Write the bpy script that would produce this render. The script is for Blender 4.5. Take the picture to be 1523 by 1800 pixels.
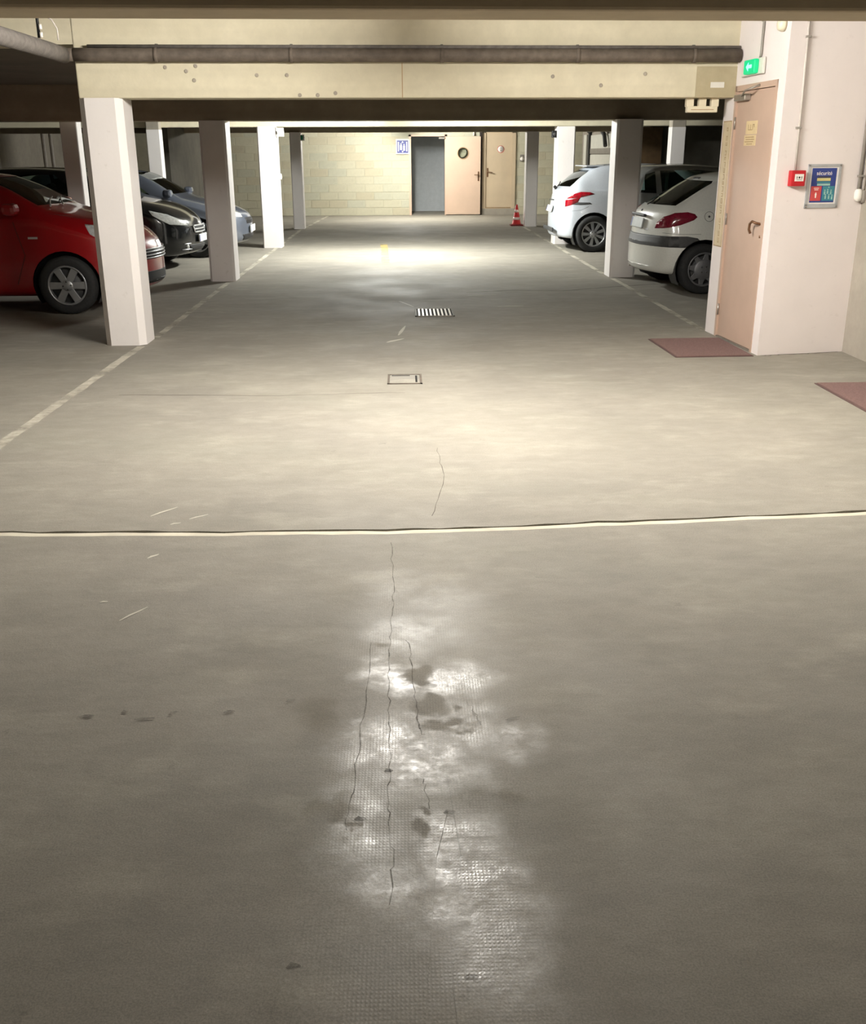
import bpy, bmesh, math, random
import numpy as np
from mathutils import Vector, Matrix
from mathutils.bvhtree import BVHTree

random.seed(7)
for o in list(bpy.data.objects):
    bpy.data.objects.remove(o)
sc = bpy.context.scene
COL = sc.collection

# ------------------------------------------------------------------ camera, world, exposure
IMG_W, IMG_H, FPX = 1523, 1800, 1760.0
CAM_H, PITCH, YAW, ROLL = 1.6, math.radians(19.6), math.radians(1.6), math.radians(0.3)
cam_data = bpy.data.cameras.new('camera')
cam = bpy.data.objects.new('camera', cam_data)
COL.objects.link(cam)
fw = Vector((math.sin(YAW) * math.cos(PITCH), math.cos(YAW) * math.cos(PITCH), -math.sin(PITCH)))
rt = Vector((math.cos(YAW), -math.sin(YAW), 0))
up = rt.cross(fw)
r2 = math.cos(ROLL) * rt - math.sin(ROLL) * up
u2 = math.sin(ROLL) * rt + math.cos(ROLL) * up
cam.matrix_world = Matrix(((r2.x, u2.x, -fw.x, 0), (r2.y, u2.y, -fw.y, 0), (r2.z, u2.z, -fw.z, CAM_H), (0, 0, 0, 1)))
cam_data.sensor_fit = 'VERTICAL'
cam_data.sensor_height = 24.0
cam_data.lens = 24.0 * FPX / IMG_H
cam_data.clip_start = 0.05
sc.camera = cam

world = bpy.data.worlds.new('world')
sc.world = world
world.use_nodes = True
world.node_tree.nodes['Background'].inputs[0].default_value = (0.6, 0.65, 0.75, 1)
world.node_tree.nodes['Background'].inputs[1].default_value = 0.02

sc.view_settings.view_transform = 'Standard'
sc.view_settings.look = 'None'
sc.view_settings.gamma = 1.0
sc.view_settings.use_curve_mapping = False
sc.view_settings.exposure = 0.0
sc.cycles.use_denoising = True
sc.cycles.max_bounces = 6
sc.cycles.use_adaptive_sampling = True
sc.cycles.adaptive_threshold = 0.025
sc.cycles.diffuse_bounces = 4
sc.cycles.sample_clamp_indirect = 4.0

LAMP_NEAR, FILL_SIDE, FILL_REAR, LAMP_MID, LAMP_BACK = 1000.0, 380.0, 150.0, 1650.0, 900.0      # strength of the fluorescent tubes; side and rear are added fill

# ------------------------------------------------------------------ materials
def srgb(r, g, b):
    f = lambda c: (c / 255 / 12.92) if c / 255 <= 0.04045 else ((c / 255 + 0.055) / 1.055) ** 2.4
    return (f(r), f(g), f(b), 1.0)

class NT:
    def __init__(self, name):
        self.m = bpy.data.materials.new(name)
        self.m.use_nodes = True
        self.t = self.m.node_tree
        self.b = self.t.nodes['Principled BSDF']
        self.tc = None
    def n(self, kind, **kw):
        nd = self.t.nodes.new(kind)
        for k, v in kw.items():
            setattr(nd, k, v)
        return nd
    def l(self, a, b):
        self.t.links.new(a, b)
    def coord(self, scale=(1, 1, 1), rot=(0, 0, 0)):
        if self.tc is None:
            self.tc = self.n('ShaderNodeTexCoord')
        mp = self.n('ShaderNodeMapping')
        mp.inputs['Scale'].default_value = scale
        mp.inputs['Rotation'].default_value = rot
        self.l(self.tc.outputs['Object'], mp.inputs['Vector'])
        return mp.outputs['Vector']
    def noise(self, scale, detail=6, rough=0.55, vec=None, dist=0.0):
        nd = self.n('ShaderNodeTexNoise')
        nd.inputs['Scale'].default_value = scale
        nd.inputs['Detail'].default_value = detail
        nd.inputs['Roughness'].default_value = rough
        nd.inputs['Distortion'].default_value = dist
        self.l(vec if vec is not None else self.coord(), nd.inputs['Vector'])
        return nd.outputs['Fac']
    def ramp(self, fac, stops):
        r = self.n('ShaderNodeValToRGB')
        el = r.color_ramp.elements
        el[0].position, el[0].color = stops[0][0], stops[0][1]
        el[1].position, el[1].color = stops[-1][0], stops[-1][1]
        for p, c in stops[1:-1]:
            e = el.new(p); e.color = c
        self.l(fac, r.inputs['Fac'])
        return r.outputs['Color']
    def mix(self, fac, a, b, mode='MIX'):
        m = self.n('ShaderNodeMix', data_type='RGBA', blend_type=mode)
        for sock, v in ((m.inputs[0], fac), (m.inputs[6], a), (m.inputs[7], b)):
            if isinstance(v, (int, float)):
                sock.default_value = v
            elif isinstance(v, tuple):
                sock.default_value = v
            else:
                self.l(v, sock)
        return m.outputs[2]
    def math(self, op, a, b=0.0, clamp=False):
        m = self.n('ShaderNodeMath', operation=op, use_clamp=clamp)
        for i, v in enumerate((a, b)):
            if isinstance(v, (int, float)):
                m.inputs[i].default_value = v
            else:
                self.l(v, m.inputs[i])
        return m.outputs[0]
    def remap(self, v, a, b, c, d):
        m = self.n('ShaderNodeMapRange', clamp=True)
        for i, x in enumerate((a, b, c, d)):
            m.inputs[i + 1].default_value = x
        self.l(v, m.inputs[0])
        return m.outputs[0]
    def bump(self, h, strength=0.3, dist=0.01, base=None):
        b = self.n('ShaderNodeBump')
        b.inputs['Strength'].default_value = strength
        b.inputs['Distance'].default_value = dist
        self.l(h, b.inputs['Height'])
        if base is not None:
            self.l(base, b.inputs['Normal'])
        self.l(b.outputs['Normal'], self.b.inputs['Normal'])
        return b.outputs['Normal']

def W(v):
    return (v, v, v, 1)

def plain(name, col, rough=0.6, metal=0.0, vary=0.12, scale=9.0, coat=0.0, spec=0.5, bump=0.0):
    t = NT(name)
    c = col
    lo = tuple(x * (1 - vary) for x in c[:3]) + (1,)
    hi = tuple(min(1, x * (1 + vary)) for x in c[:3]) + (1,)
    f = t.noise(scale, 4)
    t.l(t.ramp(f, [(0.3, lo), (0.7, hi)]), t.b.inputs['Base Color'])
    t.b.inputs['Roughness'].default_value = rough
    t.b.inputs['Metallic'].default_value = metal
    t.b.inputs['Coat Weight'].default_value = coat
    t.b.inputs['Coat Roughness'].default_value = 0.05
    t.b.inputs['Specular IOR Level'].default_value = spec
    if bump:
        t.bump(t.noise(scale * 8, 3), bump, 0.005)
    return t.m

def concrete(name, lo, hi, stain=None, plank=False, rough=0.85, scale=1.6):
    t = NT(name)
    f = t.noise(scale, 8, 0.6)
    c = t.ramp(f, [(0.3, lo), (0.72, hi)])
    f2 = t.noise(9, 6, 0.65)
    c = t.mix(t.remap(f2, 0.35, 0.75, 0.0, 0.35), c, tuple(x * 0.72 for x in lo[:3]) + (1,))
    h = t.noise(45, 5)
    if plank:
        v = t.coord((0.35, 1, 9))
        pl = t.noise(1.0, 2, 0.4, v)
        c = t.mix(t.remap(pl, 0.35, 0.7, 0.0, 0.45), c, tuple(x * 0.8 for x in lo[:3]) + (1,))
    if stain:
        v = t.coord((1.0, 1.0, 0.35))
        s = t.noise(2.2, 6, 0.6, v)
        c = t.mix(t.remap(s, 0.55, 0.75, 0.0, 0.6), c, stain)
    t.l(c, t.b.inputs['Base Color'])
    t.b.inputs['Roughness'].default_value = rough
    t.bump(h, 0.25, 0.004)
    return t.m

def white_paint(name, col, dirt):
    t = NT(name)
    f = t.noise(2.5, 6, 0.6)
    c = t.ramp(f, [(0.3, tuple(x * 0.95 for x in col[:3]) + (1,)), (0.7, col)])
    d = t.noise(14, 8, 0.7)
    c = t.mix(t.remap(d, 0.62, 0.74, 0, 0.5), c, dirt)
    t.l(c, t.b.inputs['Base Color'])
    t.b.inputs['Roughness'].default_value = 0.6
    t.bump(t.noise(30, 5), 0.18, 0.004)
    return t.m

def floor_material(name):
    t = NT(name)
    sep = t.n('ShaderNodeSeparateXYZ')
    co = t.coord()
    t.l(co, sep.inputs[0])
    X, Y = sep.outputs[0], sep.outputs[1]
    f = t.noise(0.5, 6, 0.62)
    c = t.ramp(f, [(0.3, srgb(138, 132, 122)), (0.55, srgb(155, 149, 137)), (0.75, srgb(168, 162, 148))])
    st = t.noise(1.5, 7, 0.65, t.coord((0.75, 1.7, 1)))
    c = t.mix(t.remap(st, 0.34, 0.60, 0.30, 0.0), c, srgb(120, 117, 108))
    st2 = t.noise(3.0, 7, 0.65, t.coord((0.7, 1.4, 1)))
    c = t.mix(t.remap(st2, 0.52, 0.72, 0.0, 0.38), c, srgb(186, 180, 164))
    mo = t.noise(9.0, 5, 0.72, t.coord((0.7, 1.3, 1)))
    c = t.mix(t.remap(mo, 0.38, 0.62, 0.26, 0.0), c, srgb(112, 108, 98))
    sp = t.noise(5.5, 5, 0.7)
    c = t.mix(t.remap(sp, 0.66, 0.76, 0.0, 0.5), c, srgb(84, 78, 70))
    gr = t.noise(210, 2, 0.7)
    c = t.mix(t.remap(gr, 0.36, 0.64, 0.34, 0.0), c, srgb(66, 63, 58))
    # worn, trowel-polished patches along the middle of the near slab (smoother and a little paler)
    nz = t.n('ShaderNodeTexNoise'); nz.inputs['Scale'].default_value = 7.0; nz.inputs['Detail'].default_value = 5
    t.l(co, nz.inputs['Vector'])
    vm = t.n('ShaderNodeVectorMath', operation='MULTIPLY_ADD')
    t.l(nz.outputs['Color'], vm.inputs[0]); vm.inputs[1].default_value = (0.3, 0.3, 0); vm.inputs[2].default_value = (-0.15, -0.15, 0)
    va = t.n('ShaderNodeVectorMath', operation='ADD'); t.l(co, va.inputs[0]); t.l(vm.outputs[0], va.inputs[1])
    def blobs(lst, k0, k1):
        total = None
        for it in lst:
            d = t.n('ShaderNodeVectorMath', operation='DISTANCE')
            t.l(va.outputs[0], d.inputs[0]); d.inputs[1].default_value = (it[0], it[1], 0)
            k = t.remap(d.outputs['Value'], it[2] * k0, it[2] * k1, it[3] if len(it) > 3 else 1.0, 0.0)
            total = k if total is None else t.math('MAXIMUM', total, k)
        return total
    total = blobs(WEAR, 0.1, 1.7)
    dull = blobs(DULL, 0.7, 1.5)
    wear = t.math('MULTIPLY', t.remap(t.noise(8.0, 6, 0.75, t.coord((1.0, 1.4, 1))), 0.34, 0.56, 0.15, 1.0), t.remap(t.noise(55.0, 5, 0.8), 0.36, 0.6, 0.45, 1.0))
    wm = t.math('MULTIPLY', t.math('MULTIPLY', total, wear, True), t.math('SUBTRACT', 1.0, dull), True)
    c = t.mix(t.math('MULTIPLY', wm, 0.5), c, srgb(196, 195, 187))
    c = t.mix(t.math('MULTIPLY', t.math('MULTIPLY', dull, t.remap(t.noise(16.0, 7, 0.75), 0.36, 0.6, 0.0, 1.0)), 0.22), c, srgb(100, 95, 86))  # darkens the dull spots, painting in shade beside the screed step
    # printed grid left by the formwork mat along the middle of the near slab
    band = t.remap(t.math('ABSOLUTE', t.math('SUBTRACT', X, 0.05)), 0.16, 0.34, 1.0, 0.0)
    band = t.math('MULTIPLY', band, t.remap(Y, 3.3, 4.0, 1.0, 0.0))
    wx = t.n('ShaderNodeTexWave', bands_direction='X'); wx.inputs['Scale'].default_value = 35.0
    wy = t.n('ShaderNodeTexWave', bands_direction='Y'); wy.inputs['Scale'].default_value = 29.0
    wx.inputs['Distortion'].default_value = 1.2; wy.inputs['Distortion'].default_value = 1.2
    t.l(co, wx.inputs['Vector']); t.l(co, wy.inputs['Vector'])
    g = t.math('MULTIPLY', t.math('MULTIPLY', wx.outputs['Fac'], wy.outputs['Fac']), t.math('MULTIPLY', band, t.remap(t.noise(3.0, 5), 0.40, 0.56, 0, 1)))
    c = t.mix(t.math('MULTIPLY', g, 0.16), c, srgb(196, 192, 180))
    t.l(c, t.b.inputs['Base Color'])
    rg = t.remap(t.noise(1.3, 3), 0.3, 0.7, 0.66, 0.85)
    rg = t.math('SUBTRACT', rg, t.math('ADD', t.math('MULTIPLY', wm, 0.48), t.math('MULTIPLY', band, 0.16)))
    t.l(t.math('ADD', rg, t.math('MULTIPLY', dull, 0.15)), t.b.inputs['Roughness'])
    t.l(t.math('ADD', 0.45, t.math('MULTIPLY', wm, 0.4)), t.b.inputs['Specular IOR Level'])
    h = t.math('ADD', t.math('MULTIPLY', g, 0.35), t.math('MULTIPLY', t.noise(38, 6, 0.7), t.math('SUBTRACT', 1.0, t.math('MULTIPLY', wm, 0.45))))
    t.bump(h, 0.26, 0.006)
    return t.m

def worn_paint(name, col, amount=0.55, scale=2.2):
    t = NT(name)
    t.l(t.ramp(t.noise(6, 5), [(0.3, tuple(x * 0.85 for x in col[:3]) + (1,)), (0.7, col)]), t.b.inputs['Base Color'])
    t.b.inputs['Roughness'].default_value = 0.75
    a = t.remap(t.noise(scale, 9, 0.7), amount - 0.16, amount + 0.10, 0.9, 0.25)
    t.l(a, t.b.inputs['Alpha'])
    return t.m

def emission(name, col, s):
    t = NT(name)
    t.b.inputs['Base Color'].default_value = col
    t.b.inputs['Emission Color'].default_value = col
    t.b.inputs['Emission Strength'].default_value = s
    return t.m

def car_paint(name, col, metal=0.0, rough=0.3, flake=0.06):
    t = NT(name)
    lo = tuple(x * (1 - flake) for x in col[:3]) + (1,)
    c = t.ramp(t.noise(60, 2), [(0.35, lo), (0.65, col)])
    geo = t.n('ShaderNodeNewGeometry')
    c = t.mix(geo.outputs['Backfacing'], c, srgb(28, 28, 28))     # inside of the shell is dark trim
    t.l(c, t.b.inputs['Base Color'])
    t.b.inputs['Metallic'].default_value = metal
    t.b.inputs['Roughness'].default_value = rough
    t.b.inputs['Coat Weight'].default_value = 0.8
    t.b.inputs['Coat Roughness'].default_value = 0.06
    return t.m

def glass_mat(name, tint, rough=0.02):
    t = NT(name)
    out = t.t.nodes['Material Output']
    tr = t.n('ShaderNodeBsdfTransparent'); tr.inputs[0].default_value = tint
    gl = t.n('ShaderNodeBsdfGlossy'); gl.inputs['Roughness'].default_value = rough
    gl.inputs[0].default_value = (0.9, 0.95, 0.95, 1)
    fr = t.n('ShaderNodeFresnel'); fr.inputs['IOR'].default_value = 1.5
    mx = t.n('ShaderNodeMixShader')
    t.l(fr.outputs[0], mx.inputs[0]); t.l(tr.outputs[0], mx.inputs[1]); t.l(gl.outputs[0], mx.inputs[2])
    t.l(mx.outputs[0], out.inputs['Surface'])
    return t.m

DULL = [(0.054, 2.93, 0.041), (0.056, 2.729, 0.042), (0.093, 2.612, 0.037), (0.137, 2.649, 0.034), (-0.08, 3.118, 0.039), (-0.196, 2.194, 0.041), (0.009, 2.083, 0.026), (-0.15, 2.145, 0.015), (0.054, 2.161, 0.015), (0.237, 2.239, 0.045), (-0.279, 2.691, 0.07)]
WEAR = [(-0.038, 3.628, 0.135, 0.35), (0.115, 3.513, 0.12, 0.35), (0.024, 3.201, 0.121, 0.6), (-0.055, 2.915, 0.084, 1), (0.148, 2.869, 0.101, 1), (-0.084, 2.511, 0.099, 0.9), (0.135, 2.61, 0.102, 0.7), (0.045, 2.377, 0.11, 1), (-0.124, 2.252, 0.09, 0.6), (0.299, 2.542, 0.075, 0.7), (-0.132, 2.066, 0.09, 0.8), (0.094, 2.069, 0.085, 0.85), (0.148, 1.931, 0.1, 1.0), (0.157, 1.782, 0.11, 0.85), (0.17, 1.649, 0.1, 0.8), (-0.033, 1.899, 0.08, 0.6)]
M = {}
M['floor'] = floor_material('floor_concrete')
M['crack'] = plain('crack_dirt', srgb(62, 52, 42), 0.95)
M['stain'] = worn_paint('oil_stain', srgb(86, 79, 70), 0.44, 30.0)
M['hairline'] = worn_paint('hairline_dirt', srgb(104, 97, 87), 0.46, 14.0)
M['joint_line'] = plain('joint_mortar', srgb(200, 193, 174), 0.8, vary=0.18, scale=5)
M['line'] = worn_paint('worn_white_line', srgb(204, 197, 180), 0.58)
M['yellow_line'] = worn_paint('worn_yellow_line', srgb(222, 196, 120), 0.55)
M['fleck'] = plain('white_fleck', srgb(188, 182, 167), 0.7)
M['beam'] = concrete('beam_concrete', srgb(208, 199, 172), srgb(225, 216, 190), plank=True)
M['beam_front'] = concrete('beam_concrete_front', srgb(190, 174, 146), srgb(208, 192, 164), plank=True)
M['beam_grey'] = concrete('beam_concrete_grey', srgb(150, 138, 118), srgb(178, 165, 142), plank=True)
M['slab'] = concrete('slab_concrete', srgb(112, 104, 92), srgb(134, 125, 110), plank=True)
M['patch'] = concrete('repair_mortar', srgb(170, 158, 128), srgb(190, 178, 148))
M['pillar'] = white_paint('pillar_paint', srgb(236, 230, 226), srgb(196, 186, 176))
M['wallwhite'] = white_paint('wall_paint', srgb(238, 229, 225), srgb(206, 196, 188))
M['pillar_raw'] = concrete('pillar_concrete', srgb(150, 142, 130), srgb(176, 166, 150))
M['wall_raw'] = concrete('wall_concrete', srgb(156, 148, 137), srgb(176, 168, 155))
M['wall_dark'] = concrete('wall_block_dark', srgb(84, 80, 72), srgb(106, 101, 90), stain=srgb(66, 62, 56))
M['block'] = concrete('block_concrete', srgb(194, 189, 166), srgb(210, 205, 182), scale=0.9)
M['block_b'] = concrete('block_concrete_warm', srgb(188, 180, 156), srgb(206, 199, 174), scale=0.9)
M['block_c'] = concrete('block_concrete_grey', srgb(186, 184, 164), srgb(204, 202, 182), scale=0.9)
M['lobby'] = concrete('lobby_paint', srgb(205, 210, 214), srgb(216, 220, 224))
M['mortar'] = concrete('mortar', srgb(192, 187, 166), srgb(208, 203, 182))
M['door'] = plain('door_paint', srgb(194, 167, 148), 0.55, vary=0.05, scale=3)
M['door_tan'] = plain('door_paint_tan', srgb(206, 186, 158), 0.55, vary=0.05, scale=3)
M['door_pale'] = plain('door_paint_pale', srgb(214, 186, 164), 0.5, vary=0.04, scale=3)
M['mat'] = plain('mat_fibre', srgb(128, 100, 95), 0.98, vary=0.25, scale=120, bump=0.8)
M['mat_rim'] = plain('mat_rubber', srgb(92, 70, 66), 0.9)
M['pipe_dark'] = plain('cast_iron', srgb(96, 86, 76), 0.75, vary=0.3, scale=14, bump=0.3)
M['infill_dark'] = plain('infill_brown', srgb(44, 34, 28), 0.8)
M['pipe_grey'] = plain('lagged_pipe', srgb(112, 106, 100), 0.9, vary=0.25, scale=18, bump=0.6)
M['conduit'] = plain('conduit_plastic', srgb(196, 188, 180), 0.5)
M['conduit_grey'] = plain('conduit_grey', srgb(140, 134, 126), 0.5)
M['white_plastic'] = plain('white_plastic', srgb(228, 224, 214), 0.45, vary=0.04)
M['cream_plastic'] = plain('cream_plastic', srgb(226, 216, 190), 0.45, vary=0.04)
M['black_plastic'] = plain('black_plastic', srgb(26, 26, 27), 0.55)
M['steel'] = plain('brushed_steel', srgb(170, 164, 156), 0.4, 0.8)
M['bronze'] = plain('bronze_handle', srgb(130, 96, 72), 0.4, 0.6)
M['iron'] = plain('cast_grating', srgb(120, 116, 106), 0.7, 0.3, vary=0.25)
M['void'] = plain('drain_void', srgb(22, 20, 18), 0.95)
M['red_box'] = plain('red_enamel', srgb(178, 18, 30), 0.35, vary=0.06)
M['paper'] = plain('paper_white', srgb(238, 232, 224), 0.6, vary=0.03)
M['ink'] = plain('ink_dark', srgb(60, 54, 48), 0.7)
M['ink_soft'] = plain('ink_brown', srgb(176, 148, 112), 0.8)
M['sign_cream'] = plain('sign_cream', srgb(222, 200, 156), 0.6, vary=0.06)
M['sign_beige'] = plain('sign_beige', srgb(212, 194, 160), 0.6, vary=0.08)
M['alu'] = plain('aluminium_frame', srgb(190, 192, 194), 0.35, 0.4)
M['poster_blue'] = plain('poster_blue', srgb(44, 62, 128), 0.4, vary=0.06)
M['poster_red'] = plain('poster_red', srgb(196, 72, 70), 0.4)
M['poster_teal'] = plain('poster_teal', srgb(58, 128, 142), 0.4)
M['poster_yellow'] = plain('poster_yellow', srgb(206, 196, 130), 0.4)
M['poster_green'] = plain('poster_mint', srgb(150, 190, 180), 0.4)
M['sign_blue'] = plain('sign_blue', srgb(58, 66, 140), 0.4)
M['cone_red'] = plain('cone_red', srgb(196, 40, 42), 0.45)
M['cone_white'] = plain('cone_band', srgb(236, 214, 206), 0.4)
M['cone_base'] = plain('cone_base', srgb(120, 28, 28), 0.6)
M['brown_panel'] = plain('brown_panel', srgb(96, 74, 48), 0.7, vary=0.25)
M['garage_white'] = plain('garage_white', srgb(214, 212, 202), 0.5, vary=0.05)
M['rubber'] = plain('tyre_rubber', srgb(38, 38, 38), 0.85, vary=0.2, scale=40)
M['alloy'] = plain('wheel_alloy', srgb(170, 172, 174), 0.35, 0.7)
M['alloy_dull'] = plain('wheel_alloy_dull', srgb(128, 128, 130), 0.5, 0.6)
M['chrome'] = plain('chrome', srgb(225, 226, 228), 0.28, 0.7, vary=0.02)
M['trim_grey'] = plain('bumper_plastic', srgb(62, 62, 62), 0.6, vary=0.15, scale=60)
M['seat'] = plain('seat_fabric', srgb(48, 50, 54), 0.95)
M['lens_red'] = plain('lens_red', srgb(150, 14, 30), 0.12, vary=0.25, scale=25, coat=0.6)
M['lens_dark_red'] = plain('lens_dark_red', srgb(116, 26, 44), 0.15, vary=0.3, scale=30, coat=0.6)
M['lens_clear'] = plain('lens_clear', srgb(206, 208, 206), 0.12, 0.3, vary=0.2, scale=30, coat=0.8)
M['plate'] = plain('number_plate', srgb(226, 226, 220), 0.4)
M['plate_grey'] = plain('number_plate_dull', srgb(176, 180, 178), 0.45)
M['eu_blue'] = plain('plate_blue', srgb(40, 60, 140), 0.4)
M['glass'] = glass_mat('car_glass', (0.55, 0.66, 0.62, 1))
M['glass_dark'] = glass_mat('car_glass_dark', (0.30, 0.36, 0.35, 1))
M['porthole'] = glass_mat('porthole_glass', (0.95, 0.97, 0.95, 1))
M['green_lit'] = emission('exit_lens', srgb(0, 150, 96), 1.6)
M['green_pale'] = emission('exit_arrow', srgb(150, 255, 240), 1.0)
M['green_sign'] = plain('green_sign', srgb(40, 140, 100), 0.4)
def tube_mat(name, col, s):
    return emission(name, col, s)
M['tube_near'] = tube_mat('tube_warm', (1.0, 0.965, 0.905, 1), LAMP_NEAR)
M['tube_fill_side'] = tube_mat('warm_fill_side', (1.0, 0.955, 0.89, 1), FILL_SIDE)
M['tube_fill_rear'] = tube_mat('dim_fill_rear', (1.0, 0.94, 0.84, 1), FILL_REAR)
M['tube_mid'] = tube_mat('tube_white', (0.98, 1.0, 0.955, 1), LAMP_MID)
M['tube_back'] = tube_mat('tube_cool', (1.0, 0.995, 0.92, 1), LAMP_BACK)

# ------------------------------------------------------------------ mesh helpers
class MB:
    """collects shapes into one bmesh and links it as one object"""
    def __init__(self):
        self.bm = bmesh.new()
    def box(self, x0, x1, y0, y1, z0, z1, bevel=0.0, mtx=None):
        b = bmesh.new()
        bmesh.ops.create_cube(b, size=1.0)
        for v in b.verts:
            v.co = Vector(((x0 + x1) / 2 + v.co.x * (x1 - x0), (y0 + y1) / 2 + v.co.y * (y1 - y0), (z0 + z1) / 2 + v.co.z * (z1 - z0)))
        if bevel:
            bmesh.ops.bevel(b, geom=list(b.edges), offset=bevel, segments=2, affect='EDGES', profile=0.5)
        return self._add(b, mtx)
    def prism(self, pts, z0, z1, mtx=None, bevel=0.0):
        """polygon in xy, extruded z0..z1"""
        b = bmesh.new()
        lo = [b.verts.new((p[0], p[1], z0)) for p in pts]
        hi = [b.verts.new((p[0], p[1], z1)) for p in pts]
        n = len(pts)
        b.faces.new(lo[::-1]); b.faces.new(hi)
        for i in range(n):
            b.faces.new((lo[i], lo[(i + 1) % n], hi[(i + 1) % n], hi[i]))
        bmesh.ops.recalc_face_normals(b, faces=list(b.faces))
        if bevel:
            bmesh.ops.bevel(b, geom=list(b.edges), offset=bevel, segments=2, affect='EDGES', profile=0.5)
        return self._add(b, mtx)
    def tube(self, pts, r, n=10, caps=True):
        b = bmesh.new()
        pts = [Vector(p) for p in pts]
        rings = []
        ref = None
        for i, p in enumerate(pts):
            d = (pts[min(i + 1, len(pts) - 1)] - pts[max(i - 1, 0)]).normalized()
            if ref is None:
                ref = Vector((0, 0, 1)) if abs(d.z) < 0.9 else Vector((1, 0, 0))
            a = d.cross(ref).normalized(); c = a.cross(d).normalized(); ref = c
            rr = r[i] if isinstance(r, (list, tuple)) else r
            rings.append([b.verts.new(p + a * math.cos(2 * math.pi * k / n) * rr + c * math.sin(2 * math.pi * k / n) * rr) for k in range(n)])
        for i in range(len(rings) - 1):
            for k in range(n):
                f = b.faces.new((rings[i][k], rings[i][(k + 1) % n], rings[i + 1][(k + 1) % n], rings[i + 1][k]))
                f.smooth = True
        if caps:
            b.faces.new(rings[0][::-1]); b.faces.new(rings[-1])
        bmesh.ops.recalc_face_normals(b, faces=list(b.faces))
        return self._add(b, None)
    def lathe(self, prof, n=32, mtx=None, smooth=True, close=False):
        """profile (r, z) turned about z"""
        b = bmesh.new()
        rings = [[b.verts.new((r * math.cos(2 * math.pi * k / n), r * math.sin(2 * math.pi * k / n), z)) for k in range(n)] for r, z in prof]
        idx = list(range(len(rings)))
        pairs = list(zip(idx[:-1], idx[1:])) + ([(idx[-1], 0)] if close else [])
        for i, j in pairs:
            for k in range(n):
                f = b.faces.new((rings[i][k], rings[i][(k + 1) % n], rings[j][(k + 1) % n], rings[j][k]))
                f.smooth = smooth
        if not close:
            if prof[0][0] > 1e-6: b.faces.new(rings[0][::-1])
            if prof[-1][0] > 1e-6: b.faces.new(rings[-1])
        bmesh.ops.remove_doubles(b, verts=list(b.verts), dist=1e-6)
        bmesh.ops.recalc_face_normals(b, faces=list(b.faces))
        return self._add(b, mtx)
    def _add(self, b, mtx):
        if mtx is not None:
            bmesh.ops.transform(b, matrix=mtx, verts=list(b.verts))
        me = bpy.data.meshes.new('tmp'); b.to_mesh(me); b.free()
        self.bm.from_mesh(me); bpy.data.meshes.remove(me)
        return self
    def build(self, name, mat, parent=None, loc=(0, 0, 0)):
        me = bpy.data.meshes.new(name)
        self.bm.to_mesh(me); self.bm.free()
        me.materials.append(mat)
        o = bpy.data.objects.new(name, me)
        COL.objects.link(o)
        o.location = loc
        if parent is not None:
            o.parent = parent
        return o

def tag(o, label=None, cat=None, group=None, kind=None):
    for k, v in (('label', label), ('category', cat), ('group', group), ('kind', kind)):
        if v: o[k] = v
    return o

def empty(name, loc=(0, 0, 0), rz=0.0, **kw):
    o = bpy.data.objects.new(name, None)
    o.empty_display_size = 0.1
    COL.objects.link(o)
    o.location = loc; o.rotation_euler = (0, 0, rz)
    return tag(o, **kw)

def text_mesh(txt, size, depth, align='CENTER'):
    cu = bpy.data.curves.new('lettering', 'FONT')
    cu.body = txt; cu.size = size; cu.extrude = depth; cu.align_x = align; cu.align_y = 'CENTER'
    ob = bpy.data.objects.new('lettering', cu)
    COL.objects.link(ob)
    dg = bpy.context.evaluated_depsgraph_get()
    me = bpy.data.meshes.new_from_object(ob.evaluated_get(dg))
    bpy.data.objects.remove(ob); bpy.data.curves.remove(cu)
    return me

def link_mesh(name, me, mat, parent=None, mtx=None):
    me.materials.clear(); me.materials.append(mat)
    o = bpy.data.objects.new(name, me); COL.objects.link(o)
    if parent is not None: o.parent = parent
    if mtx is not None: o.matrix_local = mtx
    return o

# ------------------------------------------------------------------ layout numbers (metres)
XL, XR = -9.2, 7.8           # far side walls
YB = 29.7                    # back wall
Y0 = -3.0
Z_NEAR, Z_SLAB = 2.78, 2.47  # ceilings
XA0, XA1 = -2.68, 2.92       # aisle beams
YA = 9.1
SK = 0.042                   # the cross beams run slightly askew

# ------------------------------------------------------------------ floor
def jy(x):
    pts = [(-9.3, 4.62), (-4, 4.36), (-1.83, 4.25), (-0.9, 4.215), (0.11, 4.205), (1.0, 4.27), (2.16, 4.36), (3.8, 4.47), (8, 4.7)]
    for (a, ya), (b, yb) in zip(pts[:-1], pts[1:]):
        if a <= x <= b:
            return ya + (yb - ya) * (x - a) / (b - a) + 0.004 * math.sin(x * 9.1) + 0.003 * math.sin(x * 23.7)
    return pts[-1][1]
floor = tag(MB().box(XL - 0.3, XR + 0.3, Y0 - 0.3, YB + 3.4, -0.35, -0.05).build('floor', M['crack']), 'worn grey concrete garage floor', None, None, 'structure')
xs = [XL + (XR - XL) * i / 140 for i in range(141)]
e_lo = [(x, jy(x)) for x in xs]
e_hi = [(x, jy(x) + 0.062 + 0.006 * math.sin(x * 31) + 0.004 * math.sin(x * 57 + 1)) for x in xs]
e_line = [(x, jy(x) + 0.04 + 0.004 * math.sin(x * 17)) for x in xs]
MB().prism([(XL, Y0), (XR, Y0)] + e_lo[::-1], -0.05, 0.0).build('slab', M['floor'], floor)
MB().prism(e_hi + [(XR, YB + 3.3), (XL, YB + 3.3)], -0.05, 0.0).build('slab', M['floor'], floor)
tag(MB().prism(e_lo + e_line[::-1], -0.05, 0.0005).build('joint_strip', M['joint_line'], floor), 'pale mortar strip along the floor joint')

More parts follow.
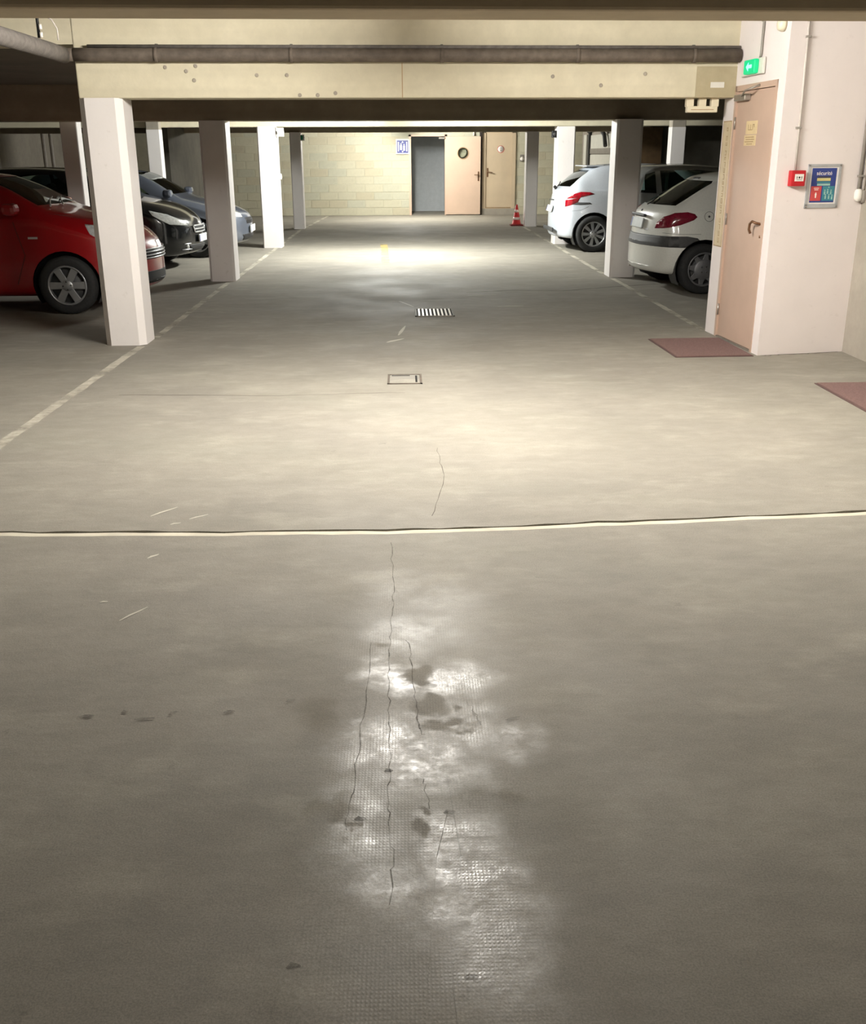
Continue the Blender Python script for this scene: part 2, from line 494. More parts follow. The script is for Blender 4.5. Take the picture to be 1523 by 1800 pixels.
def ribbon(pts, w, z, name, mat, parent=floor, jitter=0.0):
    b = bmesh.new()
    L, R_ = [], []
    for i, p in enumerate(pts):
        p = Vector((p[0], p[1], 0))
        a = Vector((*pts[max(i - 1, 0)], 0)); c = Vector((*pts[min(i + 1, len(pts) - 1)], 0))
        d = (c - a).normalized(); nrm = Vector((-d.y, d.x, 0))
        ww = (w[i] if isinstance(w, list) else w) * (1 + random.uniform(-jitter, jitter))
        q = p + nrm * random.uniform(-jitter, jitter) * ww
        L.append(b.verts.new((q + nrm * ww / 2) + Vector((0, 0, z)))); R_.append(b.verts.new((q - nrm * ww / 2) + Vector((0, 0, z))))
    for i in range(len(pts) - 1):
        b.faces.new((R_[i], R_[i + 1], L[i + 1], L[i]))
    m = MB(); m._add(b, None)
    return m.build(name, mat, parent)

def line_pts(x0, y0, x1, y1, n):
    return [(x0 + (x1 - x0) * i / n, y0 + (y1 - y0) * i / n) for i in range(n + 1)]
ribbon(line_pts(-2.42, 4.45, -2.36, 9.02, 40), 0.075, 0.0012, 'painted_line', M['line'], jitter=0.08)
ribbon(line_pts(-2.33, 9.5, -2.36, 13.9, 30), 0.07, 0.0012, 'painted_line', M['line'], jitter=0.08)
ribbon(line_pts(-2.33, 14.45, -2.34, 24.2, 40), 0.07, 0.0012, 'painted_line', M['line'], jitter=0.08)
ribbon(line_pts(-2.30, 24.8, -2.1, 29.5, 20), 0.08, 0.0012, 'painted_line', M['line'], jitter=0.08)
ribbon(line_pts(2.89, 9.6, 2.87, 13.9, 30), 0.065, 0.0012, 'painted_line', M['line'], jitter=0.08)
ribbon(line_pts(2.85, 14.5, 2.86, 24.4, 40), 0.07, 0.0012, 'painted_line', M['line'], jitter=0.08)
ribbon(line_pts(-0.27, 16.2, -0.36, 19.8, 14), 0.13, 0.0012, 'painted_line', M['yellow_line'], jitter=0.05)
# long transverse cracks
def crack(pts, w, name='floor_crack', mat='crack'):
    out = []
    for (a, b) in zip(pts[:-1], pts[1:]):
        for i in range(8):
            t_ = i / 8
            out.append((a[0] + (b[0] - a[0]) * t_ + random.uniform(-.006, .006), a[1] + (b[1] - a[1]) * t_ + random.uniform(-.012, .012)))
    ribbon(out, w, 0.0040 if mat == 'hairline' else 0.0008, name, M[mat], jitter=0.4)
crack([(3.4, 13.3), (2.7, 13.0), (2.0, 12.65), (1.4, 12.75), (0.7, 12.55)], 0.022)
crack([(0.0, 7.05), (-0.9, 7.0), (-2.2, 7.1)], 0.006)
crack([(-0.07, 4.091), (-0.056, 3.574), (-0.061, 3.227), (-0.069, 2.859), (-0.058, 2.525), (-0.06, 2.25), (-0.047, 2.02), (-0.048, 1.825)], 0.003, mat='hairline')
crack([(-0.005, 3.158), (0.015, 2.856), (0.026, 2.615), (0.041, 2.521)], 0.004, mat='hairline')
crack([(0.036, 2.324), (0.049, 2.173)], 0.003, mat='hairline')
crack([(-0.126, 3.141), (-0.14, 2.686), (-0.154, 2.304), (-0.166, 2.067)], 0.003, mat='hairline')
crack([(0.177, 2.742), (0.198, 2.657), (0.221, 2.576)], 0.003, mat='hairline')
crack([(0.18, 5.6), (0.20, 5.0), (0.11, 4.35)], 0.0025)
# thin screed patches laid over the middle of the near slab (their edges catch the light)
MB().prism([(-0.08, 3.95), (0.0, 3.2), (0.035, 2.74), (0.065, 2.46), (0.095, 2.18), (0.06, 2.0), (0.03, 1.62), (0.0, 1.2), (-0.3, 1.2), (-0.27, 1.7), (-0.24, 2.0), (-0.19, 2.35), (-0.12, 3.1)], 0, 0.003).build('screed_patch', M['floor'], floor)
MB().prism([(0.1, 2.34), (0.24, 2.4), (0.30, 2.28), (0.24, 1.98), (0.32, 1.72), (0.30, 1.3), (0.1, 1.2), (0.08, 1.6), (0.12, 2.0)], 0, 0.0018).build('screed_patch', M['floor'], floor)
for (x, y, l, w, a) in ((-1.16, 4.55, 0.16, 0.016, 0.9), (-0.98, 4.47, 0.10, 0.012, 0.7), (-1.07, 4.38, 0.05, 0.014, .5), (-1.08, 3.98, 0.06, 0.016, 0.9), (-1.02, 3.41, 0.14, 0.011, 1.0), (-1.16, 3.52, 0.03, 0.012, 0.3),
                        (-0.02, 9.75, 0.55, 0.035, 1.45), (-0.08, 9.2, 0.25, 0.05, 0.9), (0.03, 11.6, 0.5, 0.03, 1.9), (0.5, 11.9, 0.6, 0.02, 0.05), (0.95, 12.3, 0.35, 0.05, 0.05), (1.2, 11.35, 0.3, 0.05, 0.1)):
    dx, dy = math.cos(a) * l / 2, math.sin(a) * l / 2
    ribbon([(x - dx, y - dy), (x - dx * .3, y - dy * .3 + .006), (x + dx * .4, y + dy * .4), (x + dx, y + dy)], [w * .4, w, w * .8, w * .3], 0.0015, 'paint_fleck', M['fleck'])

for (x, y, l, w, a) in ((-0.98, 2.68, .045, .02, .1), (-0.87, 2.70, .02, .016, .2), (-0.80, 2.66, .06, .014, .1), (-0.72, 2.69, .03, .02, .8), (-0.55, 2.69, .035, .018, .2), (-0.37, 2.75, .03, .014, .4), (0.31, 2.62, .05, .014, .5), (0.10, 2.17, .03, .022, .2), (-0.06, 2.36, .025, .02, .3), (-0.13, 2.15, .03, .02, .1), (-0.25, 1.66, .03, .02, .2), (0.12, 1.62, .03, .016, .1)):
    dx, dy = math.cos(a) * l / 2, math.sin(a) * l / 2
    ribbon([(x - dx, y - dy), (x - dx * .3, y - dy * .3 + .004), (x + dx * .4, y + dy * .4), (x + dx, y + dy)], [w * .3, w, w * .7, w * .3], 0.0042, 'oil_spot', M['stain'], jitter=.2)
# drain grating and small cover set in the aisle floor
def drain():
    root = tag(empty('drain_grating', (0.33, 10.9, 0)), 'slotted steel drain grating set in the aisle floor', 'drain grating')
    f = MB(); w, d = 0.21, 0.27
    f.box(-w, w, -d, -d + .02, 0, .008); f.box(-w, w, d - .02, d, 0, .008); f.box(-w, -w + .02, -d, d, 0, .008); f.box(w - .02, w, -d, d, 0, .008)
    f.build('frame', M['iron'], root)
    MB().box(-w + .02, w - .02, -d + .02, d - .02, 0.0005, 0.002).build('sump', M['void'], root)
    for i in range(9):
        x = -w + .045 + i * (2 * w - .09) / 8
        MB().box(x - .009, x + .009, -d + .02, d - .02, 0.002, 0.008).build('bar', M['steel'], root)
drain()
def cover():
    root = tag(empty('manhole_cover', (0.0, 7.5, 0)), 'small square inspection cover with rusty rim in the lit aisle floor', 'manhole cover')
    w, d = 0.13, 0.17
    f = MB()
    f.box(-w, w, -d, -d + .016, 0, .006); f.box(-w, w, d - .016, d, 0, .006); f.box(-w, -w + .016, -d, d, 0, .006); f.box(w - .016, w, -d, d, 0, .006)
    f.build('rim', M['pipe_dark'], root)
    MB().box(-w + .02, w - .02, -d + .02, d - .02, 0, 0.004, 0.001).build('lid', M['floor'], root)
    MB().box(-w + .03, w - .09, d - .06, d - .045, 0.004, 0.006).build('lifting_slot', M['void'], root)
    MB().box(w - .05, w - .035, -d + .05, d - .06, 0.004, 0.006).build('lifting_slot', M['void'], root)
cover()

# ------------------------------------------------------------------ ceilings, walls, beams, pillars
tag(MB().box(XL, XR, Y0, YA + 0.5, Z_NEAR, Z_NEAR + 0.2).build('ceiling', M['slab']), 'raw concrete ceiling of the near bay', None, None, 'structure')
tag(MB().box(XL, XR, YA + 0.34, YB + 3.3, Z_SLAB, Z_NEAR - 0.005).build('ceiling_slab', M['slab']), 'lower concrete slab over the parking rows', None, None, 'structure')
tag(MB().box(XL - .2, XL, Y0, YB + 0.2, -0.05, 2.8).build('wall_left', M['wall_raw']), 'dark concrete side wall behind the parked cars', None, None, 'structure')
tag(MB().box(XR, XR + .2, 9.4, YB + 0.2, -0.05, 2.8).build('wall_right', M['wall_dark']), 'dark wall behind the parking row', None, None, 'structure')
tag(MB().box(XL, 4.0, Y0 - .2, Y0, -0.05, 2.8).build('wall_front', M['wall_raw']), 'concrete wall behind the viewer', None, None, 'structure')

def beam(y, z0, z1, x0, x1, d, mat, label, name='beam'):
    m = MB()
    pts = []
    for x in (x0, x1):
        pts.append((x, y + SK * (x + 2.5)))
    quad = [pts[0], pts[1], (pts[1][0], pts[1][1] + d), (pts[0][0], pts[0][1] + d)]
    m.prism(quad, z0, z1, bevel=0.012)
    return tag(m.build(name, mat), label, None, None, 'structure')
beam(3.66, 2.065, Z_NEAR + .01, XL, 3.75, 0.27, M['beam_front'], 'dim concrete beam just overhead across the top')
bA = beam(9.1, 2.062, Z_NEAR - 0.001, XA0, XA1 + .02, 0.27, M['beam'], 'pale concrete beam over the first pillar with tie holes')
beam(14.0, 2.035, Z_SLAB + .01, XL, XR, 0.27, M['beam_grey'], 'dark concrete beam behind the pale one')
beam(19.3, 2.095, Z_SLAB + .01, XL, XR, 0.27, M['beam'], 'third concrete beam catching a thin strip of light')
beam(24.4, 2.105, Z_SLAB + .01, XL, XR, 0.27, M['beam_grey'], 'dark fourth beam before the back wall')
tag(MB().box(XL, XA0, YA, YA + 0.335, Z_SLAB + 0.002, Z_NEAR).build('trim_1', M['beam']), 'pale slab edge left of the first pillar', None, None, 'structure')
# tie holes and a formwork joint in the pale beam, the mortar repair at its right end
for (px, z) in ((-1.95, 2.30), (-1.78, 2.27), (-1.7, 2.31), (-1.72, 2.2), (-1.2, 2.24), (-0.95, 2.24), (-0.7, 2.085), (-0.85, 2.085), (1.3, 2.23), (1.72, 2.16), (2.1, 2.25), (-0.55, 2.1)):
    yy = 9.1 + SK * (px + 2.5)
    MB().lathe([(0.016, 0), (0.016, 0.006), (0.010, 0.007), (0.0, 0.002)], 10, Matrix.Translation((px, yy + 0.001, z)) @ Matrix.Rotation(math.pi / 2, 4, 'X')).build('tie_hole', M['pillar_raw'], bA)
MB().prism([(2.55, 9.1 + SK * 5.05 - .004), (2.93, 9.1 + SK * 5.43 - .004), (2.93, 9.1 + SK * 5.43 + .01), (2.55, 9.1 + SK * 5.05 + .01)], 2.063, 2.31).build('mortar_patch', M['patch'], bA)
MB().prism([(2.68, 9.1 + SK * 5.18 - .007), (2.8, 9.1 + SK * 5.3 - .007), (2.8, 9.1 + SK * 5.3), (2.68, 9.1 + SK * 5.18)], 2.14, 2.185).build('white_filler', M['white_plastic'], bA)
MB().box(0.012, 0.02, 9.1 + SK * 2.51 - .002, 9.1 + SK * 2.51 + .01, 2.064, 2.335).build('formwork_joint', M['ink_soft'], bA)

def chamfer_rect(x0, x1, y0, y1, c, which=(1, 1, 1, 1)):
    p = []
    for (x, y, sx, sy), w in zip(((x0, y0, 1, 1), (x1, y0, -1, 1), (x1, y1, -1, -1), (x0, y1, 1, -1)), which):
        if w:
            a, b = (x, y + sy * c), (x + sx * c, y)
            p += [a, b] if (sx * sy > 0) else [b, a]
        else:
            p.append((x, y))
    return p
def pillar(x0, x1, y, d, z1, label, c=0.02, raw_from=None):
    m = MB(); m.prism(chamfer_rect(x0, x1, y, y + d, c), 0, raw_from or z1)
    o = tag(m.build('pillar', M['pillar']), label, 'pillar', None, 'structure')
    if raw_from:
        MB().prism(chamfer_rect(x0 + .004, x1 - .004, y + .004, y + d - .004, c), raw_from, z1).build('bare_top', M['pillar_raw'], o)
    return o
pillar(-2.69, -2.33, 9.08, 0.40, 2.065, 'wide white pillar nearest on the left, beside the red car', 0.055)
pillar(-2.62, -2.28, 13.95, 0.42, 2.04, 'second pillar on the left, shaded front and bright side', 0.03)
pillar(-2.58, -2.24, 19.2, 0.40, 2.1, 'brightly lit third pillar on the left, beyond the grey car', 0.02)
pillar(-2.53, -2.28, 24.25, 0.40, 2.11, 'grey shaded pillar on the left nearest the back wall', 0.02)
pillar(2.85, 3.20, 14.05, 0.42, 2.04, 'right pillar with bright edge in front of the white hatchbacks', 0.03)
pillar(2.87, 3.21, 19.58, 0.40, 2.1, 'bright white right pillar behind the silver hatchback', 0.02)
pillar(2.90, 3.18, 24.55, 0.40, 2.11, 'shaded right pillar beside the traffic cone', 0.02)
pillar(-4.51, -4.29, 14.3, 0.22, Z_SLAB, 'slim pillar behind the red car bonnet with bare concrete top', 0.01, 2.055)
pillar(-4.51, -4.27, 19.05, 0.22, Z_SLAB, 'slim pillar rising behind the dark grey car on the left', 0.01, 2.055)
pillar(4.86, 5.12, 19.1, 0.24, Z_SLAB, 'slim pillar behind the grey car roof on the right', 0.01, 2.06)

# stub wall with the stair door
SX = 2.93
wall_stub = tag(MB().build('wall_stub', M['wallwhite']), 'white painted wall stub around the beige door', None, None, 'structure')
bmw = MB()
DY0, DY1, DZ = 8.47, 9.27, 2.11
def wall_poly(m):
    # plan: face toward the aisle runs from (2.97, 8.30) to (2.89, 9.56)
    fx = lambda y: 2.97 - (y - 8.30) * 0.0635
    a, b, c = (fx(8.30), 8.30), (fx(DY0 - .04), DY0 - .04), (fx(DY1 + .04), DY1 + .04)
    e = (fx(9.56), 9.56)
    dep = 0.14
    m.prism([a, (3.75, 8.44), (3.75, 8.44 + .15), (a[0] + dep, 8.60), (b[0] + dep, b[1]), b], 0, Z_NEAR)
    m.prism([c, (c[0] + dep, c[1]), (e[0] + dep, e[1]), e], 0, Z_NEAR)
    m.prism([b, (b[0] + dep, b[1]), (c[0] + dep, c[1]), c], DZ + .04, Z_NEAR)
    return fx
fx = wall_poly(bmw)
me = bpy.data.meshes.new('wall_stub'); bmw.bm.to_mesh(me); bmw.bm.free(); me.materials.append(M['wallwhite'])
wall_stub.data = me
# black grime line where the white wall meets the floor
crack([(3.0, 8.285), (3.2, 8.325), (3.45, 8.37), (3.74, 8.42)], 0.018, 'floor_grime')
ang = math.atan2(-0.0635, 1.0)        # direction of the door wall in plan (rotation from +Y)
DM = Matrix.Translation((fx(DY0), DY0, 0)) @ Matrix.Rotation(math.atan(0.0635), 4, 'Z')  # local: +Y along the wall, -X out to the aisle
def door_1():
    root = tag(empty('door_1'), 'beige painted door in the white wall stub', None, None, 'structure')
    root.matrix_world = DM
    W_ = (DY1 - DY0) / math.cos(math.atan(0.0635))
    MB().box(0.012, 0.055, 0, W_, 0.015, DZ - .01, 0.002).build('door_leaf', M['door'], root)
    fr = MB()
    fr.box(-0.006, 0.1, -0.04, -0.002, 0, DZ + .04); fr.box(-0.006, 0.1, W_ + .002, W_ + .04, 0, DZ + .04); fr.box(-0.006, 0.1, -0.04, W_ + .04, DZ - .006, DZ + .04)
    fr.build('door_frame', M['door'], root)
    MB().box(-0.004, 0.1, -.02, W_ + .02, 0.0, 0.012).build('threshold', M['steel'], root)
    h = MB()
    h.tube([(0.015, .07, 1.05), (-.03, .075, 1.06), (-.045, .10, 1.07), (-.045, .15, 1.05), (-.04, .17, 1.0), (-.03, .155, .97)], 0.011, 8)
    hd = h.build('door_handle', M['bronze'], root)
    MB().lathe([(0.012, 0), (0.012, .006), (0, .008)], 12, Matrix.Translation((0.012, .05, .95)) @ Matrix.Rotation(-math.pi / 2, 4, 'Y')).build('keyhole', M['bronze'], root)
    # door closer at the top
    c = MB(); c.box(-.045, .012, W_ - .28, W_ - .04, DZ - .085, DZ - .035, .006); c.build('door_closer', M['steel'], root)
    MB().tube([(-.04, W_ - .2, DZ - .05), (-.10, W_ - .42, DZ - .02), (-.01, W_ - .5, DZ + .02)], .008, 6).build('closer_arm', M['steel'], root)
    for z in (.25, 1.05, 1.85):
        MB().tube([(0.0, W_ + .004, z - .05), (0.0, W_ + .004, z + .05)], .008, 8).build('hinge', M['steel'], root)
    return root, W_
door1, DW = door_1()
# two-part notice on the door (illegible, pale)
def door_notice():
    root = tag(empty('door_notice'), 'two-piece cream notice stuck on the beige door', 'notice')
    root.matrix_world = DM
    MB().box(.0085, .0118, .325, .56, 1.755, 1.86).build('upper_sheet', M['sign_cream'], root)
    MB().box(.0085, .0118, .335, .58, 1.665, 1.748).build('lower_sheet', M['sign_cream'], root)
    s = MB()
    for (y, z, w, h) in ((.505, 1.81, .007, .045), (.488, 1.79, .034, .007), (.46, 1.81, .007, .045), (.443, 1.79, .034, .007), (.415, 1.81, .007, .045), (.398, 1.83, .034, .007), (.384, 1.82, .007, .025)):
        s.box(.007, .0085, y - w / 2, y + w / 2, z - h / 2, z + h / 2)
    for z, y0, y1 in ((1.732, .37, .55), (1.714, .36, .54), (1.696, .38, .56), (1.678, .40, .52)):
        s.box(.007, .0085, y0, y1, z - .0035, z + .0035)
    s.build('lettering', M['ink_soft'], root)['kind'] = 'stuff'
door_notice()
def jamb_plate():
    root = tag(empty('wall_plaque'), 'tall narrow beige plaque with upright lettering on the white jamb', 'plaque')
    root.matrix_world = Matrix.Translation((fx(9.33), 9.33, 0)) @ Matrix.Rotation(math.atan(0.0635), 4, 'Z')
    MB().box(-.004, 0.0, 0.0, .195, .80, 1.875).build('board', M['sign_beige'], root)
    e = MB()
    e.box(-.0055, -.004, 0, .006, .80, 1.875); e.box(-.0055, -.004, .189, .195, .80, 1.875); e.box(-.0055, -.004, 0, .195, .80, .808); e.box(-.0055, -.004, 0, .195, 1.867, 1.875)
    e.build('edging', M['ink_soft'], root)
    s = MB()
    z = 1.82
    random.seed(4)
    while z > .86:
        h = random.choice((.03, .04, .045))
        k = random.random()
        s.box(-.0055, -.004, .07, .076, z - h, z)
        if k < .6: s.box(-.0055, -.004, .096, .102, z - h, z)
        if k > .3: s.box(-.0055, -.004, .07, .102, z - .006, z)
        if k < .4 or k > .8: s.box(-.0055, -.004, .07, .102, z - h, z - h + .006)
        z -= h + random.choice((.012, .014, .04))
    s.build('lettering', M['ink_soft'], root)['kind'] = 'stuff'
jamb_plate()
def exit_light():
    root = tag(empty('exit_light'), 'lit green emergency exit box above the beige door', 'exit sign')
    root.matrix_world = Matrix.Translation((fx(8.70), 8.70, 2.21)) @ Matrix.Rotation(math.atan(0.0635), 4, 'Z')
    MB().box(-.03, -0.006, 0.0, .45, 0.0, .125, .006).build('back_plate', M['white_plastic'], root)
    MB().box(-.075, -.03, .08, .30, .008, .117, .012).build('lens', M['green_lit'], root)
    MB().prism([(.12, .05), (.19, .05), (.19, .03), (.235, .0625), (.19, .095), (.19, .075), (.12, .075)], -.001, .001, Matrix.Translation((-.077, 0, 0)) @ Matrix(((0, 0, 1, 0), (1, 0, 0, 0), (0, 1, 0, 0), (0, 0, 0, 1)))).build('arrow', M['green_pale'], root)
exit_light()
def wall_things():
    # white stub wall front face: plane through (2.97,8.30) - (3.75,8.44)
    fy = lambda x: 8.30 + (x - 2.97) * 0.1795
    a2 = math.atan(0.1795)
    root = tag(empty('fire_call_point'), 'red manual fire call point box on the white wall', 'call point')
    root.matrix_world = Matrix.Translation((3.135, fy(3.135), 1.415)) @ Matrix.Rotation(a2, 4, 'Z')
    MB().box(-.06, .06, -.06, 0.0, -.06, .06, .006).build('housing', M['red_box'], root)
    MB().box(-.036, .042, -.063, -.06, -.022, .032, .001).build('push_plate', M['paper'], root)
    s = MB(); s.lathe([(0.008, 0), (0.008, .001), (0, .001)], 12, Matrix.Translation((.003, -.0632, .006)) @ Matrix.Rotation(math.pi / 2, 4, 'X'))
    s.box(-.02, -.014, -.0642, -.063, -.003, .014); s.box(.02, .026, -.0642, -.063, -.003, .014); s.box(-.02, .026, -.0642, -.063, -.012, -.009)
    s.build('print', M['ink'], root)
    p = tag(empty('safety_poster'), 'framed blue safety poster with a red panel on the white wall', 'poster')
    p.matrix_world = Matrix.Translation((3.385, fy(3.385), 1.352)) @ Matrix.Rotation(a2, 4, 'Z')
    f = MB()
    w, h = .147, .168
    f.box(-w, w, -.012, 0, h - .022, h, .002); f.box(-w, w, -.012, 0, -h, -h + .032, .002); f.box(-w, -w + .026, -.012, 0, -h, h, .002); f.box(w - .026, w, -.012, 0, -h, h, .002)
    f.build('frame', M['alu'], p)
    for sx in (-1, 1):
        for sz in (-1, 1):
            MB().lathe([(.006, 0), (.005, .003), (0, .004)], 10, Matrix.Translation((sx * (w - .013), -.012, sz * (h - .012))) @ Matrix.Rotation(math.pi / 2, 4, 'X')).build('screw', M['steel'], p)
    MB().box(-w + .02, w - .02, -.006, -.001, -h + .03, h - .02).build('backing', M['paper'], p)
    MB().box(-.108, .108, -.008, -.006, -.125, .138).build('sheet', M['poster_blue'], p)
    RX = Matrix.Rotation(math.pi / 2, 4, 'X')
    link_mesh('title', text_mesh('sécurité', .043, .0004), M['paper'], p, Matrix.Translation((.0, -.0085, .098)) @ RX)
    MB().box(-.055, .055, -.0095, -.008, .066, .074).build('subtitle', M['ink'], p)
    MB().box(-.06, .06, -.0095, -.008, .040, .062).build('strip', M['poster_yellow'], p)
    MB().box(-.06, .06, -.0095, -.008, .024, .036).build('strip', M['poster_teal'], p)
    MB().box(-.055, .06, -.0095, -.008, .004, .02).build('strip', M['poster_green'], p)
    rp = MB().box(-.104, -.012, -.0095, -.008, -.112, .0, .0004).build('red_panel', M['poster_red'], p)
    s = MB(); s.prism([(-.062, -.09), (-.054, -.09), (-.05, -.06), (-.058, -.045), (-.066, -.06)], 0, .001, Matrix.Translation((0, -.0095, 0)) @ RX)
    s.box(-.075, -.04, -.0105, -.0095, -.03, -.025); s.box(-.08, -.036, -.0105, -.0095, -.018, -.013)
    s.build('panel_print', M['paper'], rp)
    tp = MB().box(.0, .104, -.0095, -.008, -.112, .0, .0004).build('teal_panel', M['poster_teal'], p)
    s = MB()
    for k, (x, z) in enumerate(((.02, -.05), (.045, -.045), (.075, -.05), (.03, -.085), (.06, -.085), (.088, -.088))):
        s.box(x - .006, x + .006, -.0105, -.0095, z - .014, z + .01)
        s.lathe([(.006, 0), (.006, .001), (0, .001)], 8, Matrix.Translation((x, -.0095, z + .018)) @ RX)
    s.prism([(.045, -.012), (.06, -.012), (.052, -.002)], 0, .001, Matrix.Translation((0, -.0095, 0)) @ RX)
    s.build('panel_print', M['poster_green'], tp)
    # conduits
    c = tag(empty('wall_conduit'), 'thin grey conduit running down to the red call point', 'conduit')
    x = 3.125
    MB().tube([(x - .02, fy(x) - .014, Z_NEAR), (x - .008, fy(x) - .014, 2.1), (x, fy(x) - .014, 1.475)], .010, 8).build('tube', M['conduit'], c)
    for z in (2.44, 1.79):
        MB().box(x - .03, x + .012, fy(x) - .028, fy(x), z - .008, z + .008, .002).build('clip', M['conduit_grey'], c)
    c = tag(empty('exit_light_conduit'), 'short conduit dropping from ceiling to the green exit box', 'conduit')
    y = 8.80
    MB().tube([(fx(y) - .013, y, Z_NEAR), (fx(y) - .013, y, 2.36), (fx(y) - .013, y + .01, 2.335)], .011, 8).build('tube', M['conduit_grey'], c)
    MB().box(fx(y) - .028, fx(y) - .002, y - .014, y + .014, 2.6, 2.62).build('clip', M['conduit'], c)
    j = tag(MB().lathe([(0.0, 0), (.05, 0), (.052, .02), (.04, .05), (.018, .06), (0, .062)], 20, Matrix.Translation((fx(8.42), 8.42, 2.535)) @ Matrix.Rotation(-math.pi / 2, 4, 'Y')).build('ceiling_sensor', M['cream_plastic']), 'small round cream sensor high on the white stub wall', 'sensor')
    # corner pipes at the right edge of the white wall
    c = tag(empty('corner_conduit'), 'pair of grey conduits ending in a junction ball at the wall corner', 'conduit')
    MB().tube([(3.70, fy(3.70) - .018, Z_NEAR), (3.70, fy(3.70) - .018, 1.31)], .014, 8).build('tube', M['conduit_grey'], c)
    MB().tube([(3.735, fy(3.735) - .03, Z_NEAR), (3.735, fy(3.735) - .03, 1.31)], .012, 8).build('tube', M['conduit'], c)
    MB().lathe([(0, -.05), (.022, -.045), (.032, -.02), (.032, .02), (.022, .045), (0, .05)], 14, Matrix.Translation((3.695, fy(3.695) - .036, 1.28))).build('junction_ball', M['white_plastic'], c)
    MB().lathe([(0, -.05), (.022, -.045), (.03, -.02), (.03, .02), (.022, .045), (0, .05)], 14, Matrix.Translation((3.735, fy(3.735) - .04, 1.27))).build('junction_ball', M['conduit_grey'], c)
    MB().box(3.68, 3.748, fy(3.7) - .045, fy(3.7) - .0, 1.42, 1.435).build('clip', M['conduit_grey'], c)
wall_things()
tag(MB().box(3.75, 3.95, Y0, 8.60, -0.05, 2.8).build('wall_side', M['wall_raw']), 'bare concrete wall at the right edge', None, None, 'structure')
tag(MB().box(3.9, XR + .2, 9.2, 9.4, -0.05, 2.8).build('wall_return', M['wall_dark']), 'dark wall hidden behind the stair stub', None, None, 'structure')
tag(MB().box(3.85, 3.95, 8.55, 9.25, -.05, 2.8).build('wall_inner', M['wall_dark']), 'inner stair wall', None, None, 'structure')

def doormat(x0, x1, y0, y1, label, rz=0.0):
    root = tag(empty('doormat', ((x0 + x1) / 2, (y0 + y1) / 2, 0), rz), label, 'doormat')
    w, d = (x1 - x0) / 2, (y1 - y0) / 2
    MB().box(-w, w, -d, d, 0, .006, .002).build('rubber_base', M['mat_rim'], root)
    MB().box(-w + .015, w - .015, -d + .015, d - .015, .006, .012, .002).build('pile', M['mat'], root)
doormat(2.25, 2.915, 8.25, 9.13, 'brown fibre doormat in front of the beige door', 0.03)
doormat(3.02, 3.70, 6.28, 7.19, 'brown doormat cut off by the right edge of view')

# pipes along the first beam
def pipes():
    r = tag(empty('drain_pipe'), 'dark cast iron drain pipe running along the pale beam', 'pipe')
    pts = [(XA0 + .02, 9.02, 2.388)] + [(x, 9.03 + SK * (x + 2.5), 2.388) for x in (-2.5, -1, 0.5, 2.0, 2.9)]
    MB().tube(pts, .052, 14).build('pipe_run', M['pipe_dark'], r)
    MB().tube([(x, 9.045 + SK * (x + 2.5), 2.452) for x in (-2.55, 0, 2.9)], .015, 8).build('conduit_rail', M['pipe_grey'], r)
    for x in (-2.0, -0.9, 0.35, 1.5, 2.5):
        y = 9.03 + SK * (x + 2.5)
        MB().tube([(x - .015, y, 2.388), (x + .015, y, 2.388)], .057, 14).build('pipe_collar', M['pipe_dark'], r)
        MB().box(x - .01, x + .01, y + .03, y + .075, 2.44, 2.475).build('bracket', M['iron'], r)
    l = tag(empty('lagged_pipe'), 'lagged grey pipe slung below the ceiling on the left', 'pipe')
    MB().tube([(-2.74, 9.03, 2.385), (-2.745, 8.7, 2.39), (-2.75, 7.0, 2.39), (-2.76, 5.2, 2.385), (-2.76, 4.2, 2.385)], .062, 14).build('pipe_run', M['pipe_grey'], l)
    MB().tube([(-2.66, 9.02, 2.388), (-2.72, 9.02, 2.388), (-2.745, 8.99, 2.388), (-2.745, 8.9, 2.388)], .05, 12).build('elbow', M['pipe_dark'], l)
    h = tag(empty('pipe_hanger'), 'threaded pipe hanger with white ferrules and slack cables above the lagged pipe', 'hanger')
    MB().tube([(-2.735, 8.45, Z_NEAR), (-2.735, 8.45, 2.455)], .012, 8).build('rod', M['black_plastic'], h)
    for z in (2.53, 2.475):
        MB().tube([(-2.715, 8.44, z - .018), (-2.715, 8.44, z + .018)], .012, 8).build('ferrule', M['paper'], h)
    MB().box(-2.79, -2.68, 8.42, 8.48, 2.595, 2.62, .004).build('clamp', M['white_plastic'], h)
    MB().tube([(-2.68, 8.45, 2.61), (-2.63, 8.46, 2.58), (-2.60, 8.47, 2.52), (-2.60, 8.47, 2.44)], .006, 6).build('cable', M['conduit'], h)
    MB().tube([(-2.79, 8.4, 2.6), (-2.80, 6.9, 2.575), (-2.82, 6.0, 2.57), (-2.83, 5.0, 2.58)], .007, 6).build('cable', M['conduit'], h)
pipes()
def bracket_box():
    y = 9.1 + SK * 5.15
    r = tag(empty('emergency_lamp', (2.645, y + .10, 2.062)), 'white three-tabbed lamp box hung under the pale beam', 'lamp')
    MB().box(-.135, .135, -.03, .03, -.118, -.066, .006).build('lamp_body', M['cream_plastic'], r)
    for x in (-.11, 0.0, .11):
        MB().box(x - .032, x + .032, -.028, .028, -.07, 0.0).build('hanger_tab', M['cream_plastic'], r)
    MB().box(-.10, .10, -.031, -.03, -.098, -.092).build('vent_slot', M['ink_soft'], r)
bracket_box()
